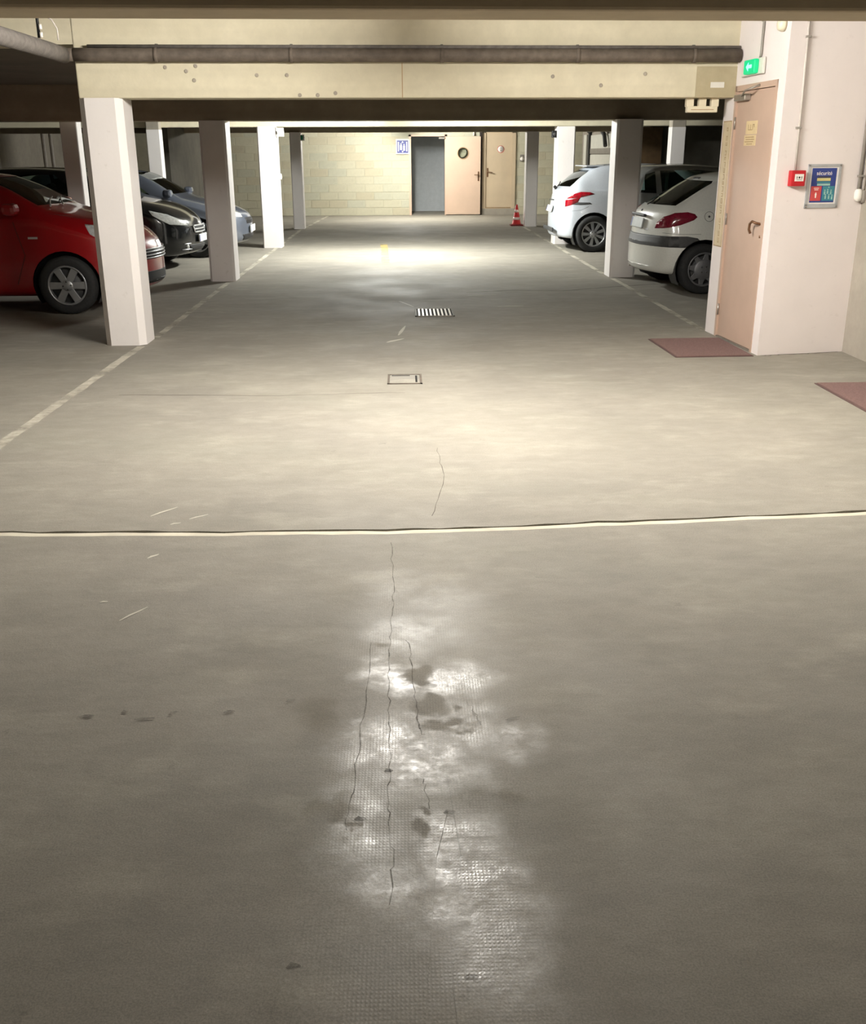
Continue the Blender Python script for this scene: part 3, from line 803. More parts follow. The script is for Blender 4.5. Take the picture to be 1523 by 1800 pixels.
def small_signs():
    r = tag(empty('hanging_sign'), 'white box sign hanging beside the bright third left pillar', 'sign')
    MB().box(-2.24, -2.10, 19.2, 19.26, 1.93, 2.08, .008).build('sign_box', M['white_plastic'], r)
    MB().box(-2.28, -2.24, 19.205, 19.255, 2.05, 2.09).build('arm', M['conduit_grey'], r)
    MB().box(-2.235, -2.215, 19.196, 19.2, 1.97, 2.02).build('mark', M['ink'], r)
    r = tag(empty('exit_sign'), 'tiny green exit sign on the far left pillar', 'exit sign')
    MB().box(-2.28, -2.19, 24.28, 24.32, 1.93, 2.06, .006).build('sign_box', M['white_plastic'], r)
    MB().box(-2.275, -2.225, 24.276, 24.28, 1.95, 2.04).build('face', M['green_sign'], r)
    r = tag(empty('dark_wall_box'), 'small dark box on the bright right pillar', 'box')  # unidentified small dark box with a round disc on its front
    MB().box(2.78, 2.87, 19.62, 19.72, 1.90, 2.02, .01).build('housing', M['black_plastic'], r)
    MB().lathe([(.03, 0), (.03, .006), (0, .008)], 14, Matrix.Translation((2.825, 19.62, 1.96)) @ Matrix.Rotation(math.pi / 2, 4, 'X')).build('cone', M['trim_grey'], r)
small_signs()
def switch(x, y, z, label):
    r = tag(empty('light_switch', (x, y, z)), label, 'switch')
    MB().box(-.02, .02, -.05, .05, -.05, .05, .008).build('housing', M['white_plastic'], r)
    MB().box(.02, .028, -.02, .02, -.02, .02, .002).build('rocker', M['cream_plastic'], r)
switch(-2.22, 19.4, 1.25, 'white light switch box on the bright third left pillar')

# ------------------------------------------------------------------ back wall of concrete blocks, doors, lobby
wall_back = empty('wall_back'); tag(wall_back, 'concrete block back wall', None, None, 'structure')
D2 = (0.27, 1.21, 0.0, 2.10)      # open doorway
D3 = (2.30, 3.15, 0.17, 2.20)     # shut door on a step
wb = MB()
cuts = [XL, D2[0], D2[1], D3[0], D3[1], XR]
for i in (0, 2, 4):
    wb.box(cuts[i], cuts[i + 1], YB + .02, YB + .2, 0, Z_SLAB)
wb.box(D2[0], D2[1], YB + .02, YB + .2, D2[3], Z_SLAB)
wb.box(D3[0], D3[1], YB + .02, YB + .2, D3[3], Z_SLAB); wb.box(D3[0], D3[1], YB + .02, YB + .2, 0, D3[2])
wb.build('mortar_bed', M['mortar'], wall_back)
random.seed(11)
bl_mesh = {}
def block_mesh(w, h, k):
    key = (round(w, 2), round(h, 2), k)
    if key not in bl_mesh:
        m = MB(); m.box(-w / 2, w / 2, -.02, .02, -h / 2, h / 2, .005)
        me = bpy.data.meshes.new('concrete_block'); m.bm.to_mesh(me); m.bm.free()
        me.materials.append(M[('block', 'block_b', 'block_c')[k]])
        bl_mesh[key] = me
    return bl_mesh[key]
RH, BW = 0.21, 0.51
rows = 11
nblk = 0
for r in range(rows):
    z0, z1 = r * RH + .005, min((r + 1) * RH - .006, 2.3)
    x = -6.4 + (BW / 2 if r % 2 else 0)
    while x < 5.0:
        segs = [(x + .006, x + BW - .006)]
        for (a, b, c, d) in ((D2[0] - .07, D2[1] + .07, 0, D2[3] + .06), (D3[0] - .06, D3[1] + .06, D3[2] - .02, D3[3] + .1)):
            out = []
            for s in segs:
                if z1 > c and z0 < d and s[1] > a and s[0] < b:
                    if s[0] < a - .06: out.append((s[0], a))
                    if s[1] > b + .06: out.append((b, s[1]))
                else:
                    out.append(s)
            segs = out
        for s in segs:
            if nblk < 298:
                o = bpy.data.objects.new('concrete_block', block_mesh(s[1] - s[0], z1 - z0, random.choice((0, 0, 1, 2))))
                COL.objects.link(o); o.parent = wall_back
                o.location = ((s[0] + s[1]) / 2, YB + .034 + random.uniform(-.003, .003), (z0 + z1) / 2)
                nblk += 1
        x += BW
lob = MB()
lob.box(-0.3, 1.8, YB + 2.2, YB + 2.35, 0, Z_SLAB); lob.box(-0.3, -.18, YB + .2, YB + 2.25, 0, Z_SLAB); lob.box(1.7, 1.82, YB + .2, YB + 2.25, 0, Z_SLAB)
tag(lob.build('wall_lobby', M['lobby']), 'grey lobby wall seen through the open doorway', None, None, 'structure')
def back_doors():
    r = tag(empty('door_2', (D2[1], YB, 0)), 'open pale door leaf with porthole against the block wall', None, None, 'structure')
    fr = MB(); W_ = D2[1] - D2[0]
    fr.box(-W_ - .06, -W_, -.015, .2, 0, D2[3] + .05); fr.box(0, .05, -.015, .2, 0, D2[3] + .05); fr.box(-W_ - .06, .05, -.015, .2, D2[3], D2[3] + .05)
    fr.build('door_frame', M['door_pale'], r)
    # leaf swung open towards the viewer and folded back along the wall
    A = math.radians(-3.2)
    R_ = Matrix.Translation((.03, -.045, 0)) @ Matrix.Rotation(A, 4, 'Z')
    b = MB()
    n = 28; cx, cz, rad = .48, 1.655, .15
    Lw, Hh = .97, 2.09
    ring = [(cx + rad * math.cos(2 * math.pi * k / n), cz + rad * math.sin(2 * math.pi * k / n)) for k in range(n)]
    def outer(k):
        a = 2 * math.pi * k / n
        dx, dz = math.cos(a), math.sin(a)
        t_ = min([((Lw - cx) if dx > 0 else cx) / abs(dx) if abs(dx) > 1e-6 else 9, ((Hh - cz) if dz > 0 else (cz - .02)) / abs(dz) if abs(dz) > 1e-6 else 9])
        return (cx + dx * t_, cz + dz * t_)
    bm = bmesh.new()
    angs = sorted(set([2 * math.pi * k / n for k in range(n)] + [math.atan2(z - cz, x - cx) % (2 * math.pi) for x in (0, Lw) for z in (.02, Hh)]))
    def outer_a(a):
        dx, dz = math.cos(a), math.sin(a)
        c_ = []
        if abs(dx) > 1e-9: c_.append(((Lw - cx) if dx > 0 else cx) / abs(dx))
        if abs(dz) > 1e-9: c_.append(((Hh - cz) if dz > 0 else (cz - .02)) / abs(dz))
        return (cx + dx * min(c_), cz + dz * min(c_))
    V = []
    for a in angs:
        o_ = outer_a(a); i_ = (cx + rad * math.cos(a), cz + rad * math.sin(a))
        V.append([bm.verts.new((p[0], y, p[1])) for y in (-.022, .022) for p in (o_, i_)])
    N = len(angs)
    for i in range(N):
        p, q = V[i], V[(i + 1) % N]
        bm.faces.new((p[0], q[0], q[1], p[1])); bm.faces.new((p[2], p[3], q[3], q[2]))
        bm.faces.new((p[0], p[2], q[2], q[0])); bm.faces.new((p[1], q[1], q[3], p[3]))
    bmesh.ops.recalc_face_normals(bm, faces=list(bm.faces))
    b._add(bm, R_)
    leaf = b.build('door_leaf', M['door_pale'], r)
    b = MB(); b.lathe([(rad + .012, -.028), (rad + .012, -.022), (rad - .008, -.022), (rad - .008, -.028)], 28, R_ @ Matrix.Translation((cx, 0, cz)) @ Matrix.Rotation(-math.pi / 2, 4, 'X'), close=True)
    b.build('porthole_rim', M['ink_soft'], leaf)
    b = MB(); b.lathe([(0, -.003), (rad, -.003), (rad, .003), (0, .003)], 28, R_ @ Matrix.Translation((cx, 0, cz)) @ Matrix.Rotation(-math.pi / 2, 4, 'X'))
    b.build('porthole_pane', M['porthole'], leaf)
    h = MB(); h.box(.895, .935, -.03, -.022, .92, 1.17, mtx=R_); h.tube([R_ @ Vector(p) for p in ((.915, -.03, 1.08), (.915, -.075, 1.08), (.80, -.075, 1.085))], .011, 8)
    h.build('door_handle', M['bronze'], leaf)
    MB().box(-.16, .0, -.06, -.02, D2[3] - .07, D2[3] - .02, .005).build('door_closer', M['steel'], r)
    # shut door on its step
    r = tag(empty('door_3', (D3[0], YB, 0)), 'shut tan door raised on a step with a round sign', None, None, 'structure')
    W_ = D3[1] - D3[0]
    MB().box(.06, W_ - .06, .0, .045, D3[2] + .03, D3[3] - .02, .003).build('door_leaf', M['door_tan'], r)
    fr = MB(); fr.box(-.05, .06, -.02, .15, D3[2], D3[3] + .08); fr.box(W_ - .06, W_ + .05, -.02, .15, D3[2], D3[3] + .08); fr.box(-.05, W_ + .05, -.02, .15, D3[3] - .02, D3[3] + .08)
    fr.build('door_frame', M['door_tan'], r)
    MB().box(-.08, W_ + .04, -.03, .1, 0, D3[2]).build('door_step', M['wall_raw'], r)
    MB().box(.06, W_ - .06, -.01, .03, D3[2], D3[2] + .025).build('threshold', M['ink_soft'], r)
    h = MB(); h.box(.095, .135, -.01, 0.0, 1.02, 1.26); h.tube([(.115, -.01, 1.16), (.115, -.055, 1.16), (.25, -.055, 1.14)], .011, 8)
    h.build('door_handle', M['bronze'], r)
    s = tag(empty('round_sign', (D3[0] + .48, YB, 1.755)), 'small round white sign on the shut tan door', 'sign')
    RX = Matrix.Rotation(math.pi / 2, 4, 'X')
    MB().lathe([(.098, 0), (.098, .004), (.085, .005), (.085, .0)], 28, Matrix.Translation((0, -.0005, 0)) @ RX, close=True).build('rim', M['poster_red'], s)
    MB().lathe([(.085, 0), (.085, .0045), (0, .0045)], 28, Matrix.Translation((0, -.0005, 0)) @ RX).build('disc', M['paper'], s)
    p = MB(); p.box(-.02, .03, -.0065, -.005, -.045, -.02); p.box(-.045, .045, -.0065, -.005, .005, .012); p.box(-.008, .008, -.0065, -.005, -.02, .06)
    p.build('pictogram', M['conduit_grey'], s)
    # blue lift sign
    s = tag(empty('lift_sign', (0.035, YB - .012, 1.835)), 'blue and white pictogram sign beside the open doorway', 'sign')
    MB().box(-.19, .19, -.006, 0, -.20, .20, .002).build('board', M['paper'], s)
    MB().box(-.155, .155, -.008, -.006, -.165, .165, .0005).build('panel', M['sign_blue'], s)
    p = MB()
    for x in (-.115, .115): p.box(x - .014, x + .014, -.0095, -.008, -.125, .125)
    for (x, z, k) in ((-.045, .0, 1.0), (.04, -.02, .9)):
        p.box(x - .028, x + .028, -.0095, -.008, -.085 + z, .045 + z)
        p.lathe([(.02, 0), (.02, .0015), (0, .0015)], 12, Matrix.Translation((x, -.008, .07 + z)) @ RX)
    p.prism([(-.03, .10), (.03, .10), (0, .15)], 0, .0015, Matrix.Translation((0, -.008, 0)) @ RX)
    p.prism([(-.03, -.115), (.03, -.115), (0, -.155)], 0, .0015, Matrix.Translation((0, -.008, 0)) @ RX)
    p.build('pictogram', M['paper'], s)
    s = tag(empty('bulkhead_light', (3.38, YB - .01, 1.52)), 'little white fitting on the block wall right of the tan door', 'lamp')
    MB().box(-.06, .06, -.03, 0, -.09, .09, .008).build('back_plate', M['conduit_grey'], s)
    MB().lathe([(.055, 0), (.05, .03), (.03, .05), (0, .058)], 16, Matrix.Translation((0, -.03, -.02)) @ RX).build('dome', M['paper'], s)
    tag(MB().box(2.185, 2.255, YB - .07, YB - .001, 0, Z_SLAB, .004).build('dark_infill', M['infill_dark']), 'dark upright duct between the porthole door and the tan door', 'infill')  # added dark box standing in for the black gap beside the leaf
    s = tag(MB().tube([(2.02, YB - .02, 2.11), (2.02, YB - .02, Z_SLAB)], .025, 8).build('white_conduit', M['paper']), 'short white conduit above the porthole door', 'conduit')
back_doors()

# right-hand partition, garage door, brown panel
tag(MB().box(5.06, 5.2, 22.2, YB, -.05, Z_SLAB).build('wall_partition', M['wall_raw']), 'partition wall by the far right garage door', None, None, 'structure')
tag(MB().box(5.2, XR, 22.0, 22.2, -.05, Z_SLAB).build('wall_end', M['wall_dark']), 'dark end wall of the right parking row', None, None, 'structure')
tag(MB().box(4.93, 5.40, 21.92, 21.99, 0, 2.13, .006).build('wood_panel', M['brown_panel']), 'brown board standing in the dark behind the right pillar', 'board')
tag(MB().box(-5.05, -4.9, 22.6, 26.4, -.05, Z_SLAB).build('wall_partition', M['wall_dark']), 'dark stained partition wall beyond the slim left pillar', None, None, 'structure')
def garage_door():
    r = tag(empty('garage_door', (5.055, 26.6, 0)), 'white sectional garage door with dark track on the far right', 'garage door')
    for z0, z1 in ((.0, .52), (.53, 1.05), (1.06, 1.60), (1.61, 2.08)):
        MB().box(-.035, -.002, -1.55, 1.55, z0 + .01, z1, .005).build('door_panel', M['garage_white'], r)
    MB().box(-.075, -.002, 1.6, 1.72, 0, 2.25, .004).build('track', M['trim_grey'], r)
    MB().box(-.11, -.002, 1.78, 2.2, 0, 2.1, .004).build('post', M['garage_white'], r)
    MB().box(-.045, -.035, -1.55, 1.55, 1.62, 1.75).build('weather_strip', M['conduit_grey'], r)
    MB().tube([(-.08, 1.66, 2.18), (-.10, .6, 2.26), (-.12, -.2, 2.22), (-.12, -.75, 2.05), (-.12, -.95, 1.8)], .05, 10).build('curved_track', M['trim_grey'], r)
garage_door()
# conduits on the far left wall
for i, (y, w) in enumerate(((24.4, .05), (27.6, .04), (28.2, .04))):
    tag(MB().tube([(XL + .04, y, 0.6), (XL + .04, y, Z_SLAB)], w, 8).build('wall_pipe', M['conduit']), ('pale pipe on the dark left wall, leftmost of three', 'middle of three pale pipes on the dark left wall', 'pale pipe on the dark left wall, rightmost of three')[i], 'pipe')

# traffic cone
def cone():
    r = tag(empty('traffic_cone', (2.735, 24.9, 0)), 'red traffic cone with pale bands by the shaded right pillar', 'traffic cone')
    MB().box(-.15, .15, -.15, .15, 0, .035, .01).build('base', M['cone_base'], r)
    P = lambda z: .112 - (z - .03) * (.112 - .022) / .45
    def seg(a, b, off=0.0): return [(P(a) + off, a), (P(b) + off, b)]
    MB().lathe([(P(.035) + .01, .035), (P(.05), .05), (P(.48), .48), (P(.48) * .6, .488)], 24).build('cone_body', M['cone_red'], r)
    for a, b in ((.14, .20), (.31, .37)):
        MB().lathe([(P(a), a), (P(a) + .002, a), (P(b) + .002, b), (P(b), b)], 24).build('band', M['cone_white'], r)
cone()

# ------------------------------------------------------------------ fluorescent battens (hidden above the beams; side and rear ones are added fill)
def batten(name_label, x, y, z, length, mat, ceil):
    r = tag(empty('ceiling_lamp', (x, y, ceil)), name_label, 'lamp')
    h = ceil - z
    MB().box(-.04, .04, -length / 2 - .04, length / 2 + .04, -.04, 0, .006).build('housing', M['white_plastic'], r)
    for s in (-1, 1):
        MB().box(-.014, .014, s * length / 2 - .012, s * length / 2 + .012, -h - .016, -.036, .003).build('lampholder', M['white_plastic'], r)
    MB().tube([(0, -length / 2 + .012, -h), (0, length / 2 - .012, -h)], .022, 12).build('tube', mat, r)
batten('fluorescent batten over the near bay', 0.05, 6.3, 2.62, 1.5, M['tube_near'], Z_NEAR)
batten('added fill batten over the near bay, towards the beige door', 1.9, 5.3, 2.62, 1.2, M['tube_fill_side'], Z_NEAR)  # fill light added to spread brightness over the near floor
batten('added unseen fill batten behind the viewer', 0.0, -2.0, 2.62, 1.2, M['tube_fill_rear'], Z_NEAR)  # fill light added to lift the front face of the overhead beam
batten('fluorescent batten over the middle bay', -0.1, 17.5, 2.36, 1.5, M['tube_mid'], Z_SLAB)
batten('fluorescent batten over the bay by the back wall', 0.15, 27.8, 2.36, 1.5, M['tube_back'], Z_SLAB)
# ------------------------------------------------------------------ cars
def pchip(y, q):
    """shape-preserving interpolation of rows y[0..n-1] (n,k) at parameters q"""
    y = np.asarray(y, float); n = len(y)
    d = y[1:] - y[:-1]
    m = np.zeros_like(y)
    a, b = d[:-1], d[1:]
    s = np.where(a * b > 0, 2 * a * b / np.where(np.abs(a + b) < 1e-12, 1, a + b), 0)
    m[1:-1] = s; m[0] = d[0]; m[-1] = d[-1]
    i = np.clip(np.floor(q).astype(int), 0, n - 2); t = (q - i)[:, None]
    h00 = 2 * t**3 - 3 * t**2 + 1; h10 = t**3 - 2 * t**2 + t; h01 = -2 * t**3 + 3 * t**2; h11 = t**3 - t**2
    return h00 * y[i] + h10 * m[i] + h01 * y[i + 1] + h11 * m[i + 1]

# station: x, zb, (zl, yl), (zm, ym), (zs, ys), (zr, yr), zc
HATCH = [
    (0.00, .30, (.34, .52), (.42, .55), (.50, .55), (.56, .46), .57),
    (0.05, .24, (.30, .63), (.44, .67), (.58, .65), (.66, .54), .67),
    (0.18, .20, (.28, .73), (.46, .77), (.64, .75), (.73, .60), .75),
    (0.42, .19, (.26, .79), (.50, .81), (.72, .79), (.81, .62), .84),
    (0.75, .18, (.25, .80), (.52, .825), (.80, .80), (.89, .63), .92),
    (0.98, .18, (.25, .80), (.52, .825), (.86, .80), (.95, .65), .98),
    (1.12, .18, (.25, .80), (.52, .825), (.885, .80), (1.02, .645), 1.05),
    (1.40, .18, (.25, .80), (.52, .825), (.90, .80), (1.20, .605), 1.235),
    (1.70, .18, (.25, .80), (.52, .825), (.91, .80), (1.345, .57), 1.375),
    (1.95, .18, (.25, .80), (.52, .825), (.915, .80), (1.385, .555), 1.42),
    (2.40, .18, (.25, .80), (.52, .825), (.925, .80), (1.40, .55), 1.435),
    (2.85, .18, (.25, .80), (.52, .825), (.94, .79), (1.385, .54), 1.42),
    (3.15, .19, (.26, .79), (.52, .82), (.95, .775), (1.345, .53), 1.385),
    (3.30, .20, (.27, .785), (.52, .815), (.955, .765), (1.285, .535), 1.33),
    (3.55, .21, (.28, .76), (.52, .80), (.945, .74), (1.10, .58), 1.13),
    (3.68, .22, (.29, .74), (.52, .78), (.915, .71), (1.0, .60), 1.02),
    (3.76, .23, (.30, .72), (.52, .76), (.86, .69), (.92, .60), .94),
    (3.80, .24, (.31, .70), (.51, .745), (.73, .69), (.79, .60), .81),
    (3.83, .26, (.33, .67), (.49, .72), (.60, .68), (.645, .60), .655),
    (3.85, .31, (.37, .62), (.46, .66), (.54, .64), (.58, .58), .59),
]
def tweak(st, f):
    out = []
    for s in st:
        x, zb, l, m, h, r, zc = s
        out.append(f(x, zb, l, m, h, r, zc))
    return out

def body_bmesh(st, L, hw, cf=.34, cr=.26):
    SL = st[-1][0]
    rows = []
    for (x, zb, (zl, yl), (zm, ym), (zs, ys), (zr, yr), zc) in st:
        cab = max(0.0, min(1.0, (zr - zs - .1) / .2))
        g = (ys + (yr - ys) * .12, zs + (zr - zs) * (.12 + .1 * (1 - cab)))
        rows.append([(x, 0, zb), (x, yl * .8, zb), (x, yl, zl), (x, ym, zm), (x, ys, zs), (x, g[0], g[1]), (x, yr, zr), (x, yr * .72, zr + (zc - zr) * .6), (x, 0, zc)])
    P = np.array(rows)                      # S,9,3
    S = len(P)
    qr = np.linspace(0, 8, 8 * 4 + 1)
    P = np.stack([pchip(P[i], qr) for i in range(S)])
    qs = np.linspace(0, S - 1, (S - 1) * 4 + 1)
    P = np.stack([pchip(P[:, j], qs) for j in range(P.shape[1])], axis=1)
    P[..., 0] *= L / SL
    P[..., 1] *= hw / .825
    nS, nR = P.shape[:2]
    def bend(p):
        x, y, z = p
        k = (y / hw) ** 2
        if x < 1.0: x += cf * k * (1 - x) ** 1.5
        if x > L - 1.0: x -= cr * k * (x - L + 1) ** 1.5
        return (x, y, z)
    bm = bmesh.new()
    ring = []
    for i in range(nS):
        a = [bm.verts.new(bend(P[i, j])) for j in range(nR)]
        c = [bm.verts.new(bend((P[i, j, 0], -P[i, j, 1], P[i, j, 2]))) for j in range(nR - 2, 0, -1)]
        ring.append(a + c)
    n = len(ring[0])
    for i in range(nS - 1):
        for k in range(n):
            bm.faces.new((ring[i][k], ring[i + 1][k], ring[i + 1][(k + 1) % n], ring[i][(k + 1) % n]))
    for i in (0, nS - 1):
        K = 10
        prev = None
        for j in range(nR):
            if j in (0, nR - 1):
                cur = [ring[i][j]] * (K + 1)
            else:
                p = P[i, j]
                cur = [ring[i][j]] + [bm.verts.new(bend((p[0], p[1] * (1 - 2 * t / K), p[2]))) for t in range(1, K)] + [ring[i][n - j]]
            if prev:
                for t in range(K):
                    vs = []
                    for v in (prev[t], prev[t + 1], cur[t + 1], cur[t]):
                        if v not in vs: vs.append(v)
                    if len(vs) > 2: bm.faces.new(vs)
            prev = cur
    bmesh.ops.recalc_face_normals(bm, faces=list(bm.faces))
    for f in bm.faces: f.smooth = True
    return bm

AX = {'side': (0, 2), 'front': (1, 2), 'rear': (1, 2), 'top': (0, 1)}
class CarBody:
    def __init__(self, st, L, hw, **kw):
        self.bm = body_bmesh(st, L, hw, **kw)
        self.L, self.hw = L, hw
        self.bvh = BVHTree.FromBMesh(self.bm)
        self.lay = self.bm.faces.layers.int.new('reg')
        self.n = 0
    def cut(self, view, poly, cond=None, convex=True):
        """cut a convex outline (projected in the given view) into the shell; returns its region number"""
        bm = self.bm; a, b = AX[view]
        x0, x1 = min(p[0] for p in poly), max(p[0] for p in poly); y0, y1 = min(p[1] for p in poly), max(p[1] for p in poly)
        L = self.L
        def ok(f, c):
            if f[self.lay]: return False
            if view == 'front' and c.x > L * .55: return False
            if view == 'rear' and c.x < L * .45: return False
            return cond is None or cond(c, f.normal)
        def cand():
            out = []
            for f in bm.faces:
                ca = [v.co[a] for v in f.verts]
                if max(ca) < x0 or min(ca) > x1: continue
                cb = [v.co[b] for v in f.verts]
                if max(cb) < y0 or min(cb) > y1: continue
                if ok(f, f.calc_center_median()): out.append(f)
            return out
        n = len(poly)
        for i in range(n):
            p, q = poly[i], poly[(i + 1) % n]
            no = [0, 0, 0]; co = [0, 0, 0]
            no[a], no[b] = q[1] - p[1], -(q[0] - p[0]); co[a], co[b] = p
            fs = cand()
            geo = set(fs)
            for f in fs: geo.update(f.verts); geo.update(f.edges)
            bmesh.ops.bisect_plane(bm, geom=list(geo), dist=1e-5, plane_co=Vector(co), plane_no=Vector(no).normalized())
        self.n += 1
        area = sum(poly[i][0] * poly[(i + 1) % n][1] - poly[(i + 1) % n][0] * poly[i][1] for i in range(n))
        sg = 1 if area > 0 else -1
        for f in bm.faces:
            c = f.calc_center_median()
            if not ok(f, c): continue
            u, v = c[a], c[b]
            if all(sg * ((poly[(i + 1) % n][0] - poly[i][0]) * (v - poly[i][1]) - (poly[(i + 1) % n][1] - poly[i][1]) * (u - poly[i][0])) >= -1e-6 for i in range(n)):
                f[self.lay] = self.n
        return self.n
    def take(self, regs, name, mat, parent, off=.002, thick=.006, sub=None):
        """make the cut region(s) a part of their own, following the shell"""
        regs = regs if isinstance(regs, (list, tuple)) else [regs]
        b = bmesh.new(); vm = {}
        for f in self.bm.faces:
            if f[self.lay] in regs and (sub is None or sub(f.calc_center_median())):
                vs = []
                for v in f.verts:
                    if v not in vm: vm[v] = b.verts.new(v.co + v.normal * off)
                    vs.append(vm[v])
                nf = b.faces.new(vs); nf.smooth = True
        if not b.faces:
            b.free(); return None
        me = bpy.data.meshes.new(name); b.to_mesh(me); b.free()
        me.materials.append(mat)
        o = bpy.data.objects.new(name, me); COL.objects.link(o); o.parent = parent
        if thick:
            md = o.modifiers.new('thickness', 'SOLIDIFY'); md.thickness = thick; md.offset = -1
        return o
    def finish(self, mat, parent, gone):
        bmesh.ops.delete(self.bm, geom=[f for f in self.bm.faces if f[self.lay] in gone], context='FACES')
        me = bpy.data.meshes.new('body'); self.bm.to_mesh(me); self.bm.free()
        me.materials.append(mat)
        o = bpy.data.objects.new('body', me); COL.objects.link(o); o.parent = parent
        return o
    def hit(self, origin, d):
        h = self.bvh.ray_cast(Vector(origin), Vector(d))
        return h[0], h[1]
    def side(self, x, z, s):
        return self.hit((x, s * 3, z), (0, -s, 0))
    def rear(self, y, z):
        return self.hit((self.L + 2, y, z), (-1, 0, 0))
    def front(self, y, z):
        return self.hit((-2, y, z), (1, 0, 0))

def circle(cx, cz, r, n=24, ry=None):
    return [(cx + r * math.cos(2 * math.pi * k / n), cz + (ry or r) * math.sin(2 * math.pi * k / n)) for k in range(n)]

RXN = Matrix.Rotation(math.pi / 2, 4, 'X')          # lathe axis z -> -y
def wheel_meshes(R, style):
    """tyre and rim, axle along y, outer face toward -y"""
    t = MB()
    t.lathe([(R * .66, -.085), (R * .72, -.098), (R * .88, -.102), (R * .97, -.085), (R, -.06), (R, .06), (R * .97, .085), (R * .88, .1), (R * .66, .085)], 40, RXN @ Matrix.Rotation(math.pi, 4, 'X'), close=True)
    me_t = bpy.data.meshes.new('tyre'); t.bm.to_mesh(me_t); t.bm.free()
    r = MB()
    rr = R * .68
    X = RXN @ Matrix.Rotation(math.pi, 4, 'X')       # profile z -> +y
    r.lathe([(rr, -.088), (rr + .006, -.092), (rr - .012, -.094), (rr - .02, -.08), (rr - .022, .07), (rr, .07)], 40, X, close=True)
    T = Matrix(((1, 0, 0, 0), (0, 0, 1, 0), (0, 1, 0, 0), (0, 0, 0, 1)))     # prism xy -> xz, z -> y
    def spoke(a, w0, w1, r0, r1, y0=-.085, y1=-.06):
        p = [(r0, -w0), (r1, -w1), (r1, w1), (r0, w0)]
        r.prism([(x * math.cos(a) - y * math.sin(a), x * math.sin(a) + y * math.cos(a)) for x, y in p], y0, y1, T, .004)
    if style == 'six':
        for k in range(6): spoke(k * math.pi / 3 + .3, .034, .040, .03, rr - .012)
    elif style == 'ten':
        for k in range(9):
            spoke(k * 2 * math.pi / 9 + .1, .016, .030, .04, rr - .01)
    elif style == 'cover':
        for k in range(8): spoke(k * math.pi / 4 + .2, .050, .022, .05, rr - .008, -.082, -.07)
        r.lathe([(0, -.098), (.10, -.092), (.128, -.076), (.128, -.06), (0, -.06)], 32, X)
    else:
        for k in range(5): spoke(k * 2 * math.pi / 5, .03, .045, .03, rr - .01)
    r.lathe([(0, -.098), (.05, -.094), (.066, -.08), (.066, -.055), (0, -.055)], 24, X)
    me_r = bpy.data.meshes.new('rim'); r.bm.to_mesh(me_r); r.bm.free()
    d = MB(); d.lathe([(0, -.035), (rr - .02, -.035), (rr - .02, -.02), (0, -.02)], 32, X)
    for k in range(4):
        a = k * math.pi / 2 + .4
        d.lathe([(0, -.101), (.009, -.099), (.010, -.09), (0, -.09)], 8, Matrix.Translation((.042 * math.cos(a), 0, .042 * math.sin(a))) @ X)
    me_d = bpy.data.meshes.new('brake_disc'); d.bm.to_mesh(me_d); d.bm.free()
    return me_t, me_r, me_d

